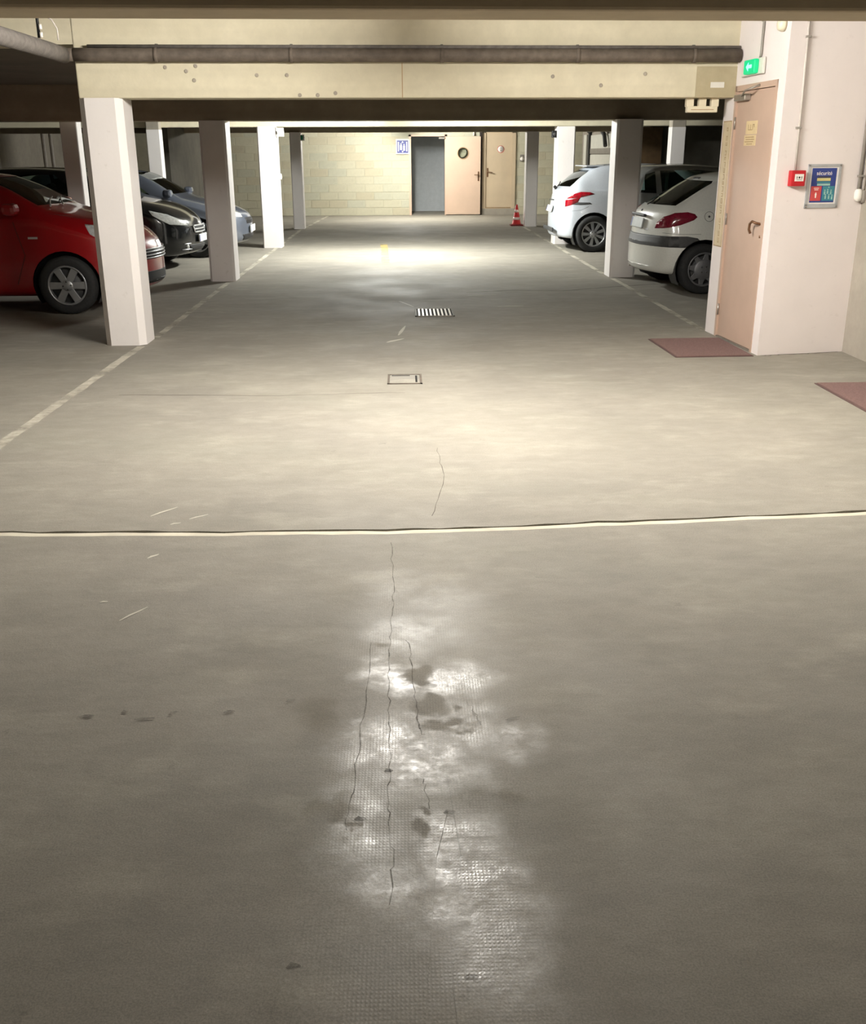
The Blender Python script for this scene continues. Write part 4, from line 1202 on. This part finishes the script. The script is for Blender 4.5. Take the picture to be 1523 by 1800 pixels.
def build_car(loc, label, paint, st, L=3.85, hw=.825, wheels=(.72, 3.20), R=.29, style='cover', rim_mat='alloy', rot=math.pi,
              side_windows=(), windshield=None, rear_glass=None, features=None, glass='glass', group=None, cf=.34, cr=.26, track=.73, arch=.055):
    root = tag(empty('car', loc, rot), label, 'car', group)
    cb = CarBody(st, L, hw, cf=cf, cr=cr)
    gone = []
    wins = []
    for poly in side_windows:
        wins.append(('side_window', cb.cut('side', poly, lambda c, n: abs(n.y) > .35 and abs(c.y) > .35)))
    if windshield: wins.append(('windshield', cb.cut('front', windshield, lambda c, n: n.z > .2)))
    if rear_glass: wins.append(('rear_window', cb.cut('rear', rear_glass, lambda c, n: n.z > .12 and n.x > .2)))
    archs = []
    for xw in wheels:
        archs.append(cb.cut('side', circle(xw, R, R + arch, 28), lambda c, n: abs(c.y) > .42 and c.z < R * 2 + .2))
    parts = features['cut'](cb) if features else []
    for nm, rg in wins:
        gone.append(rg)
        if nm == 'side_window':
            for s in (1, -1):
                cb.take(rg, nm, M[glass], root, off=-.003, thick=0, sub=lambda c, s=s: c.y * s > 0)
        else:
            cb.take(rg, nm, M[glass], root, off=-.003, thick=0)
    gone += archs
    for (nm, rg, mat, split) in parts:
        if nm is None: continue
        rr_ = rg if isinstance(rg, (list, tuple)) else [rg]
        gone += rr_
        if split:
            for s in (1, -1):
                cb.take(rr_, nm, M[mat], root, off=.003, thick=.012, sub=lambda c, s=s: c.y * s > 0)
        else:
            cb.take(rr_, nm, M[mat], root, off=.003, thick=.012)
    # dark seal lines round the windows
    cb.finish(paint, root, gone)
    for xw in wheels:
        for s in (1, -1):
            m = MB()
            ra = R + arch - .002
            pts = [(xw + ra * math.cos(a_), R + ra * math.sin(a_)) for a_ in [math.pi * (1.18 - 1.36 * k / 20) for k in range(21)]]
            b_ = bmesh.new()
            yo, yi = s * (hw - .035), s * (hw - .31)
            vo = [b_.verts.new((p[0], yo, p[1])) for p in pts]; vi = [b_.verts.new((p[0], yi, p[1])) for p in pts]
            for k in range(20): b_.faces.new((vo[k], vo[k + 1], vi[k + 1], vi[k])).smooth = True
            b_.faces.new(vi)
            m._add(b_, None)
            m.build('wheel_arch', M['black_plastic'], root)
    mt, mr, md = wheel_meshes(R, style)
    for xw in wheels:
        for s in (1, -1):
            w = link_mesh('wheel', mt, M['rubber'], root)
            w.location = (xw, s * track, R)
            w.rotation_euler = (0, .35 * xw, math.pi if s > 0 else 0)
            link_mesh('rim', mr, M[rim_mat], w)
            link_mesh('brake_disc', md, M['trim_grey'], w)
    # cabin
    k = L / 3.85
    for (x, y) in ((1.95, .36), (1.95, -.36)):
        m = MB(); m.box(x - .25, x + .25, y - .24, y + .24, .42, .56, .05)
        m.box(-.06, .06, -.23, .23, 0, .52, .05, Matrix.Translation((x + .28, y, .52)) @ Matrix.Rotation(.22, 4, 'Y'))
        m.box(-.045, .045, -.13, .13, 0, .16, .04, Matrix.Translation((x + .42, y, 1.06)) @ Matrix.Rotation(.12, 4, 'Y'))
        m.build('seat', M['seat'], root)
    m = MB(); m.box(2.55, 2.95, -.58, .58, .40, .54, .05)
    m.box(-.07, .07, -.58, .58, 0, .42, .05, Matrix.Translation((3.0, 0, .5)) @ Matrix.Rotation(.25, 4, 'Y'))
    m.build('rear_bench', M['seat'], root)
    MB().box(.95, 1.35, -.66, .66, .62, .90, .06).build('dashboard', M['black_plastic'], root)
    st_ = MB(); st_.tube([(1.42 + .06 * math.sin(a), -.36 + .17 * math.cos(a), .88 + .16 * math.sin(a)) for a in [i * math.pi / 8 for i in range(17)]], .014, 6)
    st_.build('steering_wheel', M['black_plastic'], root)
    MB().box(.9, L - .5, -.68, .68, .28, .40).build('cabin_floor', M['black_plastic'], root)
    if features and features.get('add'): features['add'](cb, root)
    return root

def surf_box(root, name, mat, p, n, w, h, d, bevel=.004, up=Vector((0, 0, 1)), parent=None):
    """small box sitting on the shell at p facing n"""
    n = Vector(n).normalized(); x = up.cross(n).normalized(); z = n.cross(x)
    mt = Matrix(((x.x, z.x, n.x, p[0]), (x.y, z.y, n.y, p[1]), (x.z, z.z, n.z, p[2]), (0, 0, 0, 1)))
    m = MB(); m.box(-w / 2, w / 2, -h / 2, h / 2, -.004, d, bevel, mt)
    return m.build(name, mat, parent or root)

def mirrors(cb, root, x, z, mat):
    for s in (1, -1):
        p, n = cb.side(x, z, s)
        if p is None: continue
        m = MB(); m.box(-.07, .08, -.09, .09, -.06, .065, .045, Matrix.Translation((p.x, p.y + s * .12, z + .06)))
        m.tube([(p.x, p.y - s * .02, z + .01), (p.x, p.y + s * .08, z + .03)], .02, 8)
        m.build('door_mirror', mat, root)
def handles(cb, root, xs_, z, mat):
    for x in xs_:
        for s in (1, -1):
            p, n = cb.side(x, z, s)
            if p is not None: surf_box(root, 'door_handle', mat, p, n, .15, .03, .03, .01)
def seam(cb, root, pts, side_s, w=.006):
    """shut line traced on the flank"""
    q = []
    for (x, z) in pts:
        p, n = cb.side(x, z, side_s)
        if p is not None: q.append(p + n * .0005)
    if len(q) > 1:
        MB().tube(q, w / 2, 5).build('shut_line', M['black_plastic'], root)
def dense(pts, k=8):
    out = []
    for a, b in zip(pts[:-1], pts[1:]):
        for i in range(k): out.append((a[0] + (b[0] - a[0]) * i / k, a[1] + (b[1] - a[1]) * i / k))
    return out + [pts[-1]]
def plate(cb, root, end, y0, z, mat, w=.50, h=.11):
    p, n = (cb.rear if end == 'rear' else cb.front)(y0, z)
    nn = Vector((n.x, 0, n.z)).normalized()
    o = surf_box(root, 'number_plate', M[mat], p + nn * .004, nn, w, h, .012, .003)
    x = Vector((0, 0, 1)).cross(nn).normalized()
    surf_box(root, 'plate_band', M['eu_blue'], p + nn * .0165 - x * (w / 2 - .022), nn, .035, h * .9, .002, .0, parent=o)
    return p, nn

def t206(x, zb, l, m, h, r, zc):
    if 2.0 < x < 3.65: x = {2.40: 2.35, 2.85: 2.70, 3.15: 2.96, 3.30: 3.10, 3.55: 3.47}.get(x, x)
    k = .985 if zc > 1.0 else 1.0
    return (x, zb, l, m, h, (r[0] * k, r[1] + (.02 if 2.9 < x < 3.6 else 0)), zc * k)
# --- white hatchback on the right (older, round shape), rear towards the aisle
def f206_cut(cb):
    cut = []
    a = cb.cut('side', [(3.31, .895), (3.34, .93), (3.42, .95), (3.56, .94), (3.66, .895), (3.715, .82), (3.73, .755), (3.66, .765), (3.50, .805), (3.35, .86)], lambda c, n: abs(c.y) > .40)
    cut.append(('tail_lamp', a, 'lens_dark_red', True))
    b = cb.cut('side', [(3.24, .60), (3.30, .655), (3.42, .675), (4.2, .675), (4.2, .555), (3.45, .545), (3.30, .56)])
    cut.append(('bumper_strip', b, 'trim_grey', False))
    c = cb.cut('rear', [(-.50, 1.297), (.50, 1.297), (.46, 1.33), (-.46, 1.33)], lambda c, n: n.z > .1)
    cut.append((None, c, None, False))
    d = cb.cut('side', circle(2.96, .84, .085, 20), lambda c, n: c.y > .5)
    return cut
def f206_add(cb, root):
    # local +y is the side that faces the viewer once the car is turned round
    p, n = plate(cb, root, 'rear', 0.0, .80, 'plate_grey', .46, .12)
    q, m_ = cb.rear(0.0, .895)
    nn = Vector((m_.x, 0, m_.z)).normalized()
    surf_box(root, 'tailgate_handle', M['trim_grey'], q, Vector((1, 0, .1)), .52, .035, .035, .012)
    q, m_ = cb.rear(0.0, .945)
    MB().lathe([(.016, 0), (.014, .008), (0, .01)], 12, Matrix.Translation(q) @ m_.to_track_quat('Z', 'Y').to_matrix().to_4x4()).build('lock', M['black_plastic'], root)
    # third brake light in the roof edge, rear wiper
    q, m_ = cb.rear(0.0, 1.318)
    if q is not None: surf_box(root, 'brake_light', M['trim_grey'], q, m_, .16, .035, .008, .004)
    pts = []
    for (y, z) in ((.0, 1.0), (.02, 1.03), (-.10, 1.085), (-.26, 1.10)):
        q, m_ = cb.rear(y, z)
        if q is not None: pts.append(q + m_ * .018)
    MB().tube(pts, .009, 6).build('wiper', M['black_plastic'], root)
    # fuel flap ring on the near flank, badge, bumper tow hook, exhaust
    ring = []
    for (x, z) in circle(3.17, .90, .055, 28) + [circle(3.17, .90, .055, 28)[0]]:
        q, m_ = cb.side(x, z, 1)
        ring.append(q + m_ * .0005)
    MB().tube(ring, .0025, 5).build('fuel_flap', M['trim_grey'], root)
    q, m_ = cb.side(3.17, .90, 1)
    MB().lathe([(.014, 0), (.012, .004), (0, .005)], 12, Matrix.Translation(q) @ m_.to_track_quat('Z', 'Y').to_matrix().to_4x4()).build('flap_lock', M['trim_grey'], root)
    q, m_ = cb.rear(.30, .735); surf_box(root, 'badge', M['chrome'], q, m_, .09, .022, .004, .001)
    MB().tube([(3.60, -.42, .25), (3.77, -.42, .25)], .03, 12).build('exhaust', M['steel'], root)
    for s in (1, -1):
        seam(cb, root, dense([(2.45, 1.05), (2.52, .6), (2.42, .30)]), s)
        seam(cb, root, dense([(3.26, .70), (3.55, .70), (3.68, .71)]), s, .004)
    handles(cb, root, (2.28,), .82, M['black_plastic'])
    mirrors(cb, root, 1.22, .94, M['black_plastic'])
P206 = car_paint('paint_white', srgb(222, 222, 214), rough=0.35)
QW = [(1.45, .97), (2.40, .99), (2.40, 1.31), (1.85, 1.31)]
build_car((2.90 + 3.85, 12.98 + .27, 0), 'white rounded hatchback with dark bumper strip and plum tail lamp on the right', P206, tweak(HATCH, t206), rot=math.pi + .07, style='cover', rim_mat='alloy_dull',
          side_windows=(QW, [(2.48, .99), (2.88, 1.03), (3.01, 1.10), (3.03, 1.18), (2.97, 1.28), (2.48, 1.31)]),
          windshield=[(-.60, 1.03), (.60, 1.03), (.53, 1.36), (-.53, 1.36)],
          rear_glass=[(-.585, 1.02), (.585, 1.02), (.535, 1.27), (.49, 1.295), (-.49, 1.295), (-.535, 1.27)], glass='glass_dark',
          features=dict(cut=f206_cut, add=f206_add), wheels=(.70, 3.20), R=.292)

# --- silver hatchback further back on the right
def t208(x, zb, l, m, h, r, zc):
    rise = .04 * max(0, min(1, (x - 1.0) / 1.5))
    if x > 2.5 and x < 3.8: h = (h[0] + .03, h[1]); r = (r[0] + .02, r[1])
    if x > 3.5: l = (l[0] - .02, l[1]); h = (h[0] + .03, h[1]); r = (r[0] + .04, r[1]); zc += .04
    return (x, zb, l, m, (h[0] + rise * .5, h[1]), (r[0] + rise * .6, r[1]), zc + rise * .6)
def f208_cut(cb):
    L = cb.L
    a = cb.cut('side', [(3.32, .965), (3.40, .995), (3.55, 1.0), (3.66, .965), (3.75, .90), (3.78, .86), (3.60, .90), (3.36, .925)], lambda c, n: abs(c.y) > .38)
    b = cb.cut('side', [(3.56, .91), (3.78, .86), (3.79, .75), (3.72, .775), (3.60, .83)], lambda c, n: abs(c.y) > .38)
    c = cb.cut('side', [(3.36, .80), (3.40, .825), (3.60, .83), (3.70, .79), (3.55, .785)], lambda c, n: abs(c.y) > .38)
    return [('tail_lamp', [a, b], 'lens_red', True), ('tail_lamp_tip', c, 'trim_grey', True)]
def f208_add(cb, root):
    plate(cb, root, 'rear', 0.0, .70, 'plate', .48, .11)
    pts = []
    for (y, z) in ((.0, 1.06), (-.03, 1.09), (-.18, 1.12), (-.3, 1.13)):
        q, m_ = cb.rear(y, z)
        if q is not None: pts.append(q + m_ * .018)
    MB().tube(pts, .009, 6).build('wiper', M['black_plastic'], root)
    q, m_ = cb.rear(0, 1.035); surf_box(root, 'wiper_hub', M['black_plastic'], q, m_, .06, .05, .06, .012)
    q, m_ = cb.rear(0, .96); surf_box(root, 'emblem', M['chrome'], q, m_, .07, .08, .008, .003)
    q, m_ = cb.rear(.0, .85); surf_box(root, 'tailgate_handle', M['trim_grey'], q, m_, .3, .02, .012, .004)
    q, m_ = cb.rear(.0, .36); surf_box(root, 'lower_bumper', M['trim_grey'], q, Vector((1, 0, 0)), .9, .07, .02, .01)
    MB().box(3.12, 3.42, -.50, .50, 1.405, 1.425, .008).build('roof_spoiler', P208, root)
    for s in (1, -1):
        seam(cb, root, dense([(2.55, 1.0), (2.62, .6), (2.5, .30)]), s)
        seam(cb, root, dense([(3.42, .76), (3.55, .70), (3.75, .68)]), s, .004)
    handles(cb, root, (2.35, 3.0), .88, P208)
    mirrors(cb, root, 1.25, .98, P208)
P208 = car_paint('paint_silver', srgb(206, 212, 220), metal=0.25, rough=0.3)
build_car((2.63 + 3.96, 18.68 + .11, 0), 'silver hatchback with red tail lamps and ten-spoke wheel by the bright right pillar', P208, tweak(HATCH, t208), rot=math.pi + .035, L=3.96, hw=.85, style='ten', rim_mat='alloy',
          side_windows=([(1.5, 1.0), (2.45, 1.02), (2.45, 1.36), (1.95, 1.36)], [(2.52, 1.02), (3.02, 1.06), (3.0, 1.2), (2.9, 1.34), (2.52, 1.36)]),
          windshield=[(-.60, 1.06), (.60, 1.06), (.53, 1.38), (-.53, 1.38)],
          rear_glass=[(-.53, 1.08), (.53, 1.08), (.55, 1.14), (.50, 1.31), (.45, 1.345), (-.45, 1.345), (-.50, 1.31), (-.55, 1.14)], glass='glass_dark',
          features=dict(cut=f208_cut, add=f208_add), wheels=(.74, 3.32), R=.305, cr=.30, track=.755)

# --- dark grey people carrier between the two, half hidden by the pillar
def tmpv(x, zb, l, m, h, r, zc):
    up_ = -.02 + .09 * max(0.0, min(1.0, (x - 2.2) / .8))
    if x < 1.3: up_ = 0.0
    if x > 3.6: up_ = 0.02
    x = {2.85: 2.9, 3.15: 3.38, 3.30: 3.52, 3.55: 3.70, 3.68: 3.775, 3.76: 3.805, 3.80: 3.825, 3.83: 3.84}.get(x, x)
    return (x, zb, l, m, h, (r[0] + up_, r[1] + .02), zc + up_)
PG = car_paint('paint_graphite', srgb(112, 114, 114), metal=0.4, rough=0.35)
def dark_add(col):
    def f(cb, root):
        handles(cb, root, (2.3, 2.95), .86, col)
        mirrors(cb, root, 1.22, .97, col)
        for s in (1, -1):
            seam(cb, root, dense([(2.5, 1.0), (2.58, .6), (2.48, .30)]), s)
            seam(cb, root, dense([(1.25, .95), (1.2, .6), (1.3, .30)]), s)
    return f
def lamps_cut(cb):
    a = cb.cut('side', [(3.45, .93), (3.70, .93), (3.84, .80), (3.84, .68), (3.60, .72)], lambda c, n: abs(c.y) > .42)
    return [('tail_lamp', a, 'lens_dark_red', True)]
build_car((3.09 + 4.0, 15.52, 0), 'grey people carrier behind the white hatchback, only roof and window showing', PG, tweak(HATCH, tmpv), L=4.0, hw=.84, style='five',
          side_windows=([(1.55, 1.0), (2.40, 1.04), (2.40, 1.33), (1.80, 1.31)], [(2.48, 1.05), (3.40, 1.08), (3.42, 1.38), (2.90, 1.39), (2.48, 1.35)], [(3.48, 1.08), (3.70, 1.09), (3.62, 1.33), (3.49, 1.37)]),
          windshield=[(-.60, 1.06), (.60, 1.06), (.54, 1.42), (-.54, 1.42)], rear_glass=[(-.53, 1.06), (.53, 1.06), (.48, 1.32), (-.48, 1.32)],
          features=dict(cut=lamps_cut, add=dark_add(PG)), glass='glass', wheels=(.76, 3.28), R=.30)

# --- red car on the left, nose to the aisle
def tfront(dz):
    def f(x, zb, l, m, h, r, zc):
        k = dz * max(0.0, min(1.0, (x + .1) / .35)) * (1 if x < 1.2 else max(.35, 1 - (x - 1.2)))
        if x > 3.5: k = 0
        return (x, zb, l, m, (h[0] + k * .8, h[1]), (r[0] + k, r[1]), zc + k)
    return f
PRED = car_paint('paint_red', srgb(140, 6, 15), rough=0.28)
def fred_cut(cb):
    a = cb.cut('side', [(.13, .70), (.20, .80), (.42, .90), (.62, .93), (.55, .83), (.34, .71)], lambda c, n: abs(c.y) > .40)
    g = cb.cut('front', [(-.40, .53), (.40, .53), (.46, .64), (-.46, .64)])
    lo = cb.cut('front', [(-.46, .27), (.46, .27), (.50, .40), (-.50, .40)])
    return [('headlamp', a, 'lens_clear', True), ('grille', g, 'black_plastic', False), ('air_intake', lo, 'black_plastic', False)]
def fred_add(cb, root):
    for z in (.545, .575, .605, .635):
        pts = []
        for i in range(-8, 9):
            y = i / 8 * .43
            q, m_ = cb.front(y, z)
            if q is not None: pts.append(q + m_ * .012)
        MB().tube(pts, .007, 6).build('grille_bar', M['chrome'], root)
    q, m_ = cb.front(0, .675); surf_box(root, 'emblem', M['chrome'], q, m_, .11, .08, .01, .004)
    for s in (1, -1):
        seam(cb, root, dense([(1.34, 1.0), (1.24, .62), (1.36, .32)]), s)
        seam(cb, root, dense([(.42, .95), (.75, 1.0), (.98, 1.04)]), s, .004)
        q, m_ = cb.side(1.14, .80, s); surf_box(root, 'fender_badge', M['chrome'], q, m_, .10, .022, .005, .002)
        # wiper arms at the foot of the windscreen
    for y in (.15, .5):
        pts = []
        for (yy, z) in ((y, 1.09), (y - .25, 1.14), (y - .5, 1.17)):
            q, m_ = cb.front(yy, z)
            if q is not None: pts.append(q + m_ * .02)
        if len(pts) > 1: MB().tube(pts, .008, 6).build('wiper', M['steel'], root)
    handles(cb, root, (2.3,), .88, PRED)
    mirrors(cb, root, 1.3, 1.03, PRED)
build_car((-2.76, 11.86, 0), 'red hatchback parked nose out behind the nearest left pillar', PRED, tweak(HATCH, tfront(.12)), L=4.0, hw=.84, style='six', rim_mat='alloy',
          side_windows=([(1.58, 1.04), (2.44, 1.05), (2.44, 1.36), (1.98, 1.36)], [(2.50, 1.05), (3.08, 1.07), (3.05, 1.30), (2.50, 1.36)]),
          windshield=[(-.62, 1.12), (.62, 1.12), (.54, 1.40), (-.54, 1.40)], rear_glass=[(-.53, 1.06), (.53, 1.06), (.48, 1.29), (-.48, 1.29)],
          features=dict(cut=fred_cut, add=fred_add), glass='glass_dark', wheels=(.84, 3.36), R=.305, track=.745)

# --- black car with chrome grille
PBLK = car_paint('paint_black', srgb(22, 24, 26), metal=0.2, rough=0.2)
def fblk_cut(cb):
    a = cb.cut('side', [(.10, .63), (.14, .70), (.34, .80), (.58, .86), (.52, .79), (.30, .66)], lambda c, n: abs(c.y) > .36)
    g = cb.cut('front', [(-.30, .52), (.30, .52), (.34, .62), (-.34, .62)])
    lo = cb.cut('front', [(-.42, .25), (.42, .25), (.46, .35), (-.46, .35)])
    return [('headlamp', a, 'lens_clear', True), ('grille', g, 'black_plastic', False), ('air_intake', lo, 'black_plastic', False)]
def fblk_add(cb, root):
    for k, z in enumerate((.525, .57, .615)):
        pts = []
        w = .30 + .015 * k
        for i in range(-8, 9):
            y = i / 8 * w
            q, m_ = cb.front(y, z)
            if q is not None: pts.append(q + m_ * .014)
        MB().tube(pts, .011, 6).build('grille_bar', M['chrome'], root)
    for s in (1, -1):
        pts = []
        for (y, z) in ((.30 * s, .525), (.32 * s, .57), (.335 * s, .615)):
            q, m_ = cb.front(y, z); pts.append(q + m_ * .014)
        MB().tube(pts, .011, 6).build('grille_frame', M['chrome'], root)
        for (y0, y1, z) in ((.42, .56, .37), (.40, .58, .29)):
            pts = []
            for i in range(5):
                q, m_ = cb.front(s * (y0 + (y1 - y0) * i / 4), z)
                if q is not None: pts.append(q + m_ * .008)
            if len(pts) > 1: MB().tube(pts, .008, 6).build('fog_lamp_trim', M['chrome'], root)
        q, m_ = cb.front(s * .49, .33)
        if q is not None: MB().lathe([(.035, 0), (.03, .01), (0, .014)], 14, Matrix.Translation(q) @ m_.to_track_quat('Z', 'Y').to_matrix().to_4x4()).build('fog_lamp', M['lens_clear'], root)
    plate(cb, root, 'front', 0.0, .43, 'plate', .48, .11)
    dark_add(PBLK)(cb, root)
build_car((-3.10, 16.12, 0), 'black car with chrome-framed grille parked nose out beyond the red car', PBLK, tweak(HATCH, tfront(.10)), rot=math.pi - .04, L=4.0, hw=.85, style='five', rim_mat='alloy',
          side_windows=([(1.50, 1.02), (2.44, 1.03), (2.44, 1.36), (1.95, 1.36)], [(2.50, 1.03), (3.08, 1.06), (3.05, 1.30), (2.50, 1.36)]),
          windshield=[(-.62, 1.08), (.62, 1.08), (.54, 1.40), (-.54, 1.40)], rear_glass=[(-.53, 1.06), (.53, 1.06), (.48, 1.29), (-.48, 1.29)],
          features=dict(cut=fblk_cut, add=fblk_add), glass='glass', wheels=(.80, 3.30), R=.30, track=.755)

# --- blue-grey car beyond, nose showing between the pillars
PBG = car_paint('paint_blue_grey', srgb(98, 104, 116), metal=0.45, rough=0.3)
build_car((-2.62, 18.2, 0), 'blue-grey car with nose showing between the second and third left pillars', PBG, tweak(HATCH, tfront(.0)), L=4.1, hw=.84, style='five', rim_mat='alloy',
          side_windows=([(1.50, .98), (2.54, 1.0), (2.54, 1.34), (1.98, 1.34)], [(2.60, 1.0), (3.20, 1.02), (3.15, 1.26), (2.60, 1.34)]),
          windshield=[(-.60, 1.02), (.60, 1.02), (.53, 1.36), (-.53, 1.36)], rear_glass=[(-.53, 1.04), (.53, 1.04), (.48, 1.29), (-.48, 1.29)],
          features=dict(cut=fblk_cut, add=lambda cb, root: (plate(cb, root, 'front', 0.0, .43, 'plate', .5, .11), dark_add(PBG)(cb, root))), glass='glass', wheels=(.80, 3.38), R=.30, track=.745)

# --- black car further in, only its dark shape shows behind the red one
PSUV = car_paint('paint_black_matt', srgb(24, 24, 25), rough=0.4)
def tsuv(x, zb, l, m, h, r, zc):
    k = .10 * max(0, min(1, (x - .3) / 1.0))
    return (x, zb, l, m, (h[0] + k * .5, h[1]), (r[0] + k * (.6 if x > 3.7 else 1), r[1] + .03), zc + k)
build_car((-4.66 - 4.1, 13.62, 0), 'black estate car in deep shade behind the red hatchback', PSUV, tweak(HATCH, tsuv), L=4.1, hw=.78, style='five', rot=0.0,
          side_windows=([(1.50, 1.04), (2.54, 1.05), (2.54, 1.40), (1.95, 1.40)], [(2.60, 1.05), (3.25, 1.08), (3.20, 1.36), (2.60, 1.40)]),
          windshield=[(-.58, 1.08), (.58, 1.08), (.52, 1.42), (-.52, 1.42)], rear_glass=[(-.5, 1.08), (.5, 1.08), (.46, 1.34), (-.46, 1.34)],
          features=dict(cut=lamps_cut, add=dark_add(PSUV)), glass='glass_dark', wheels=(.80, 3.38), R=.31, track=.69)
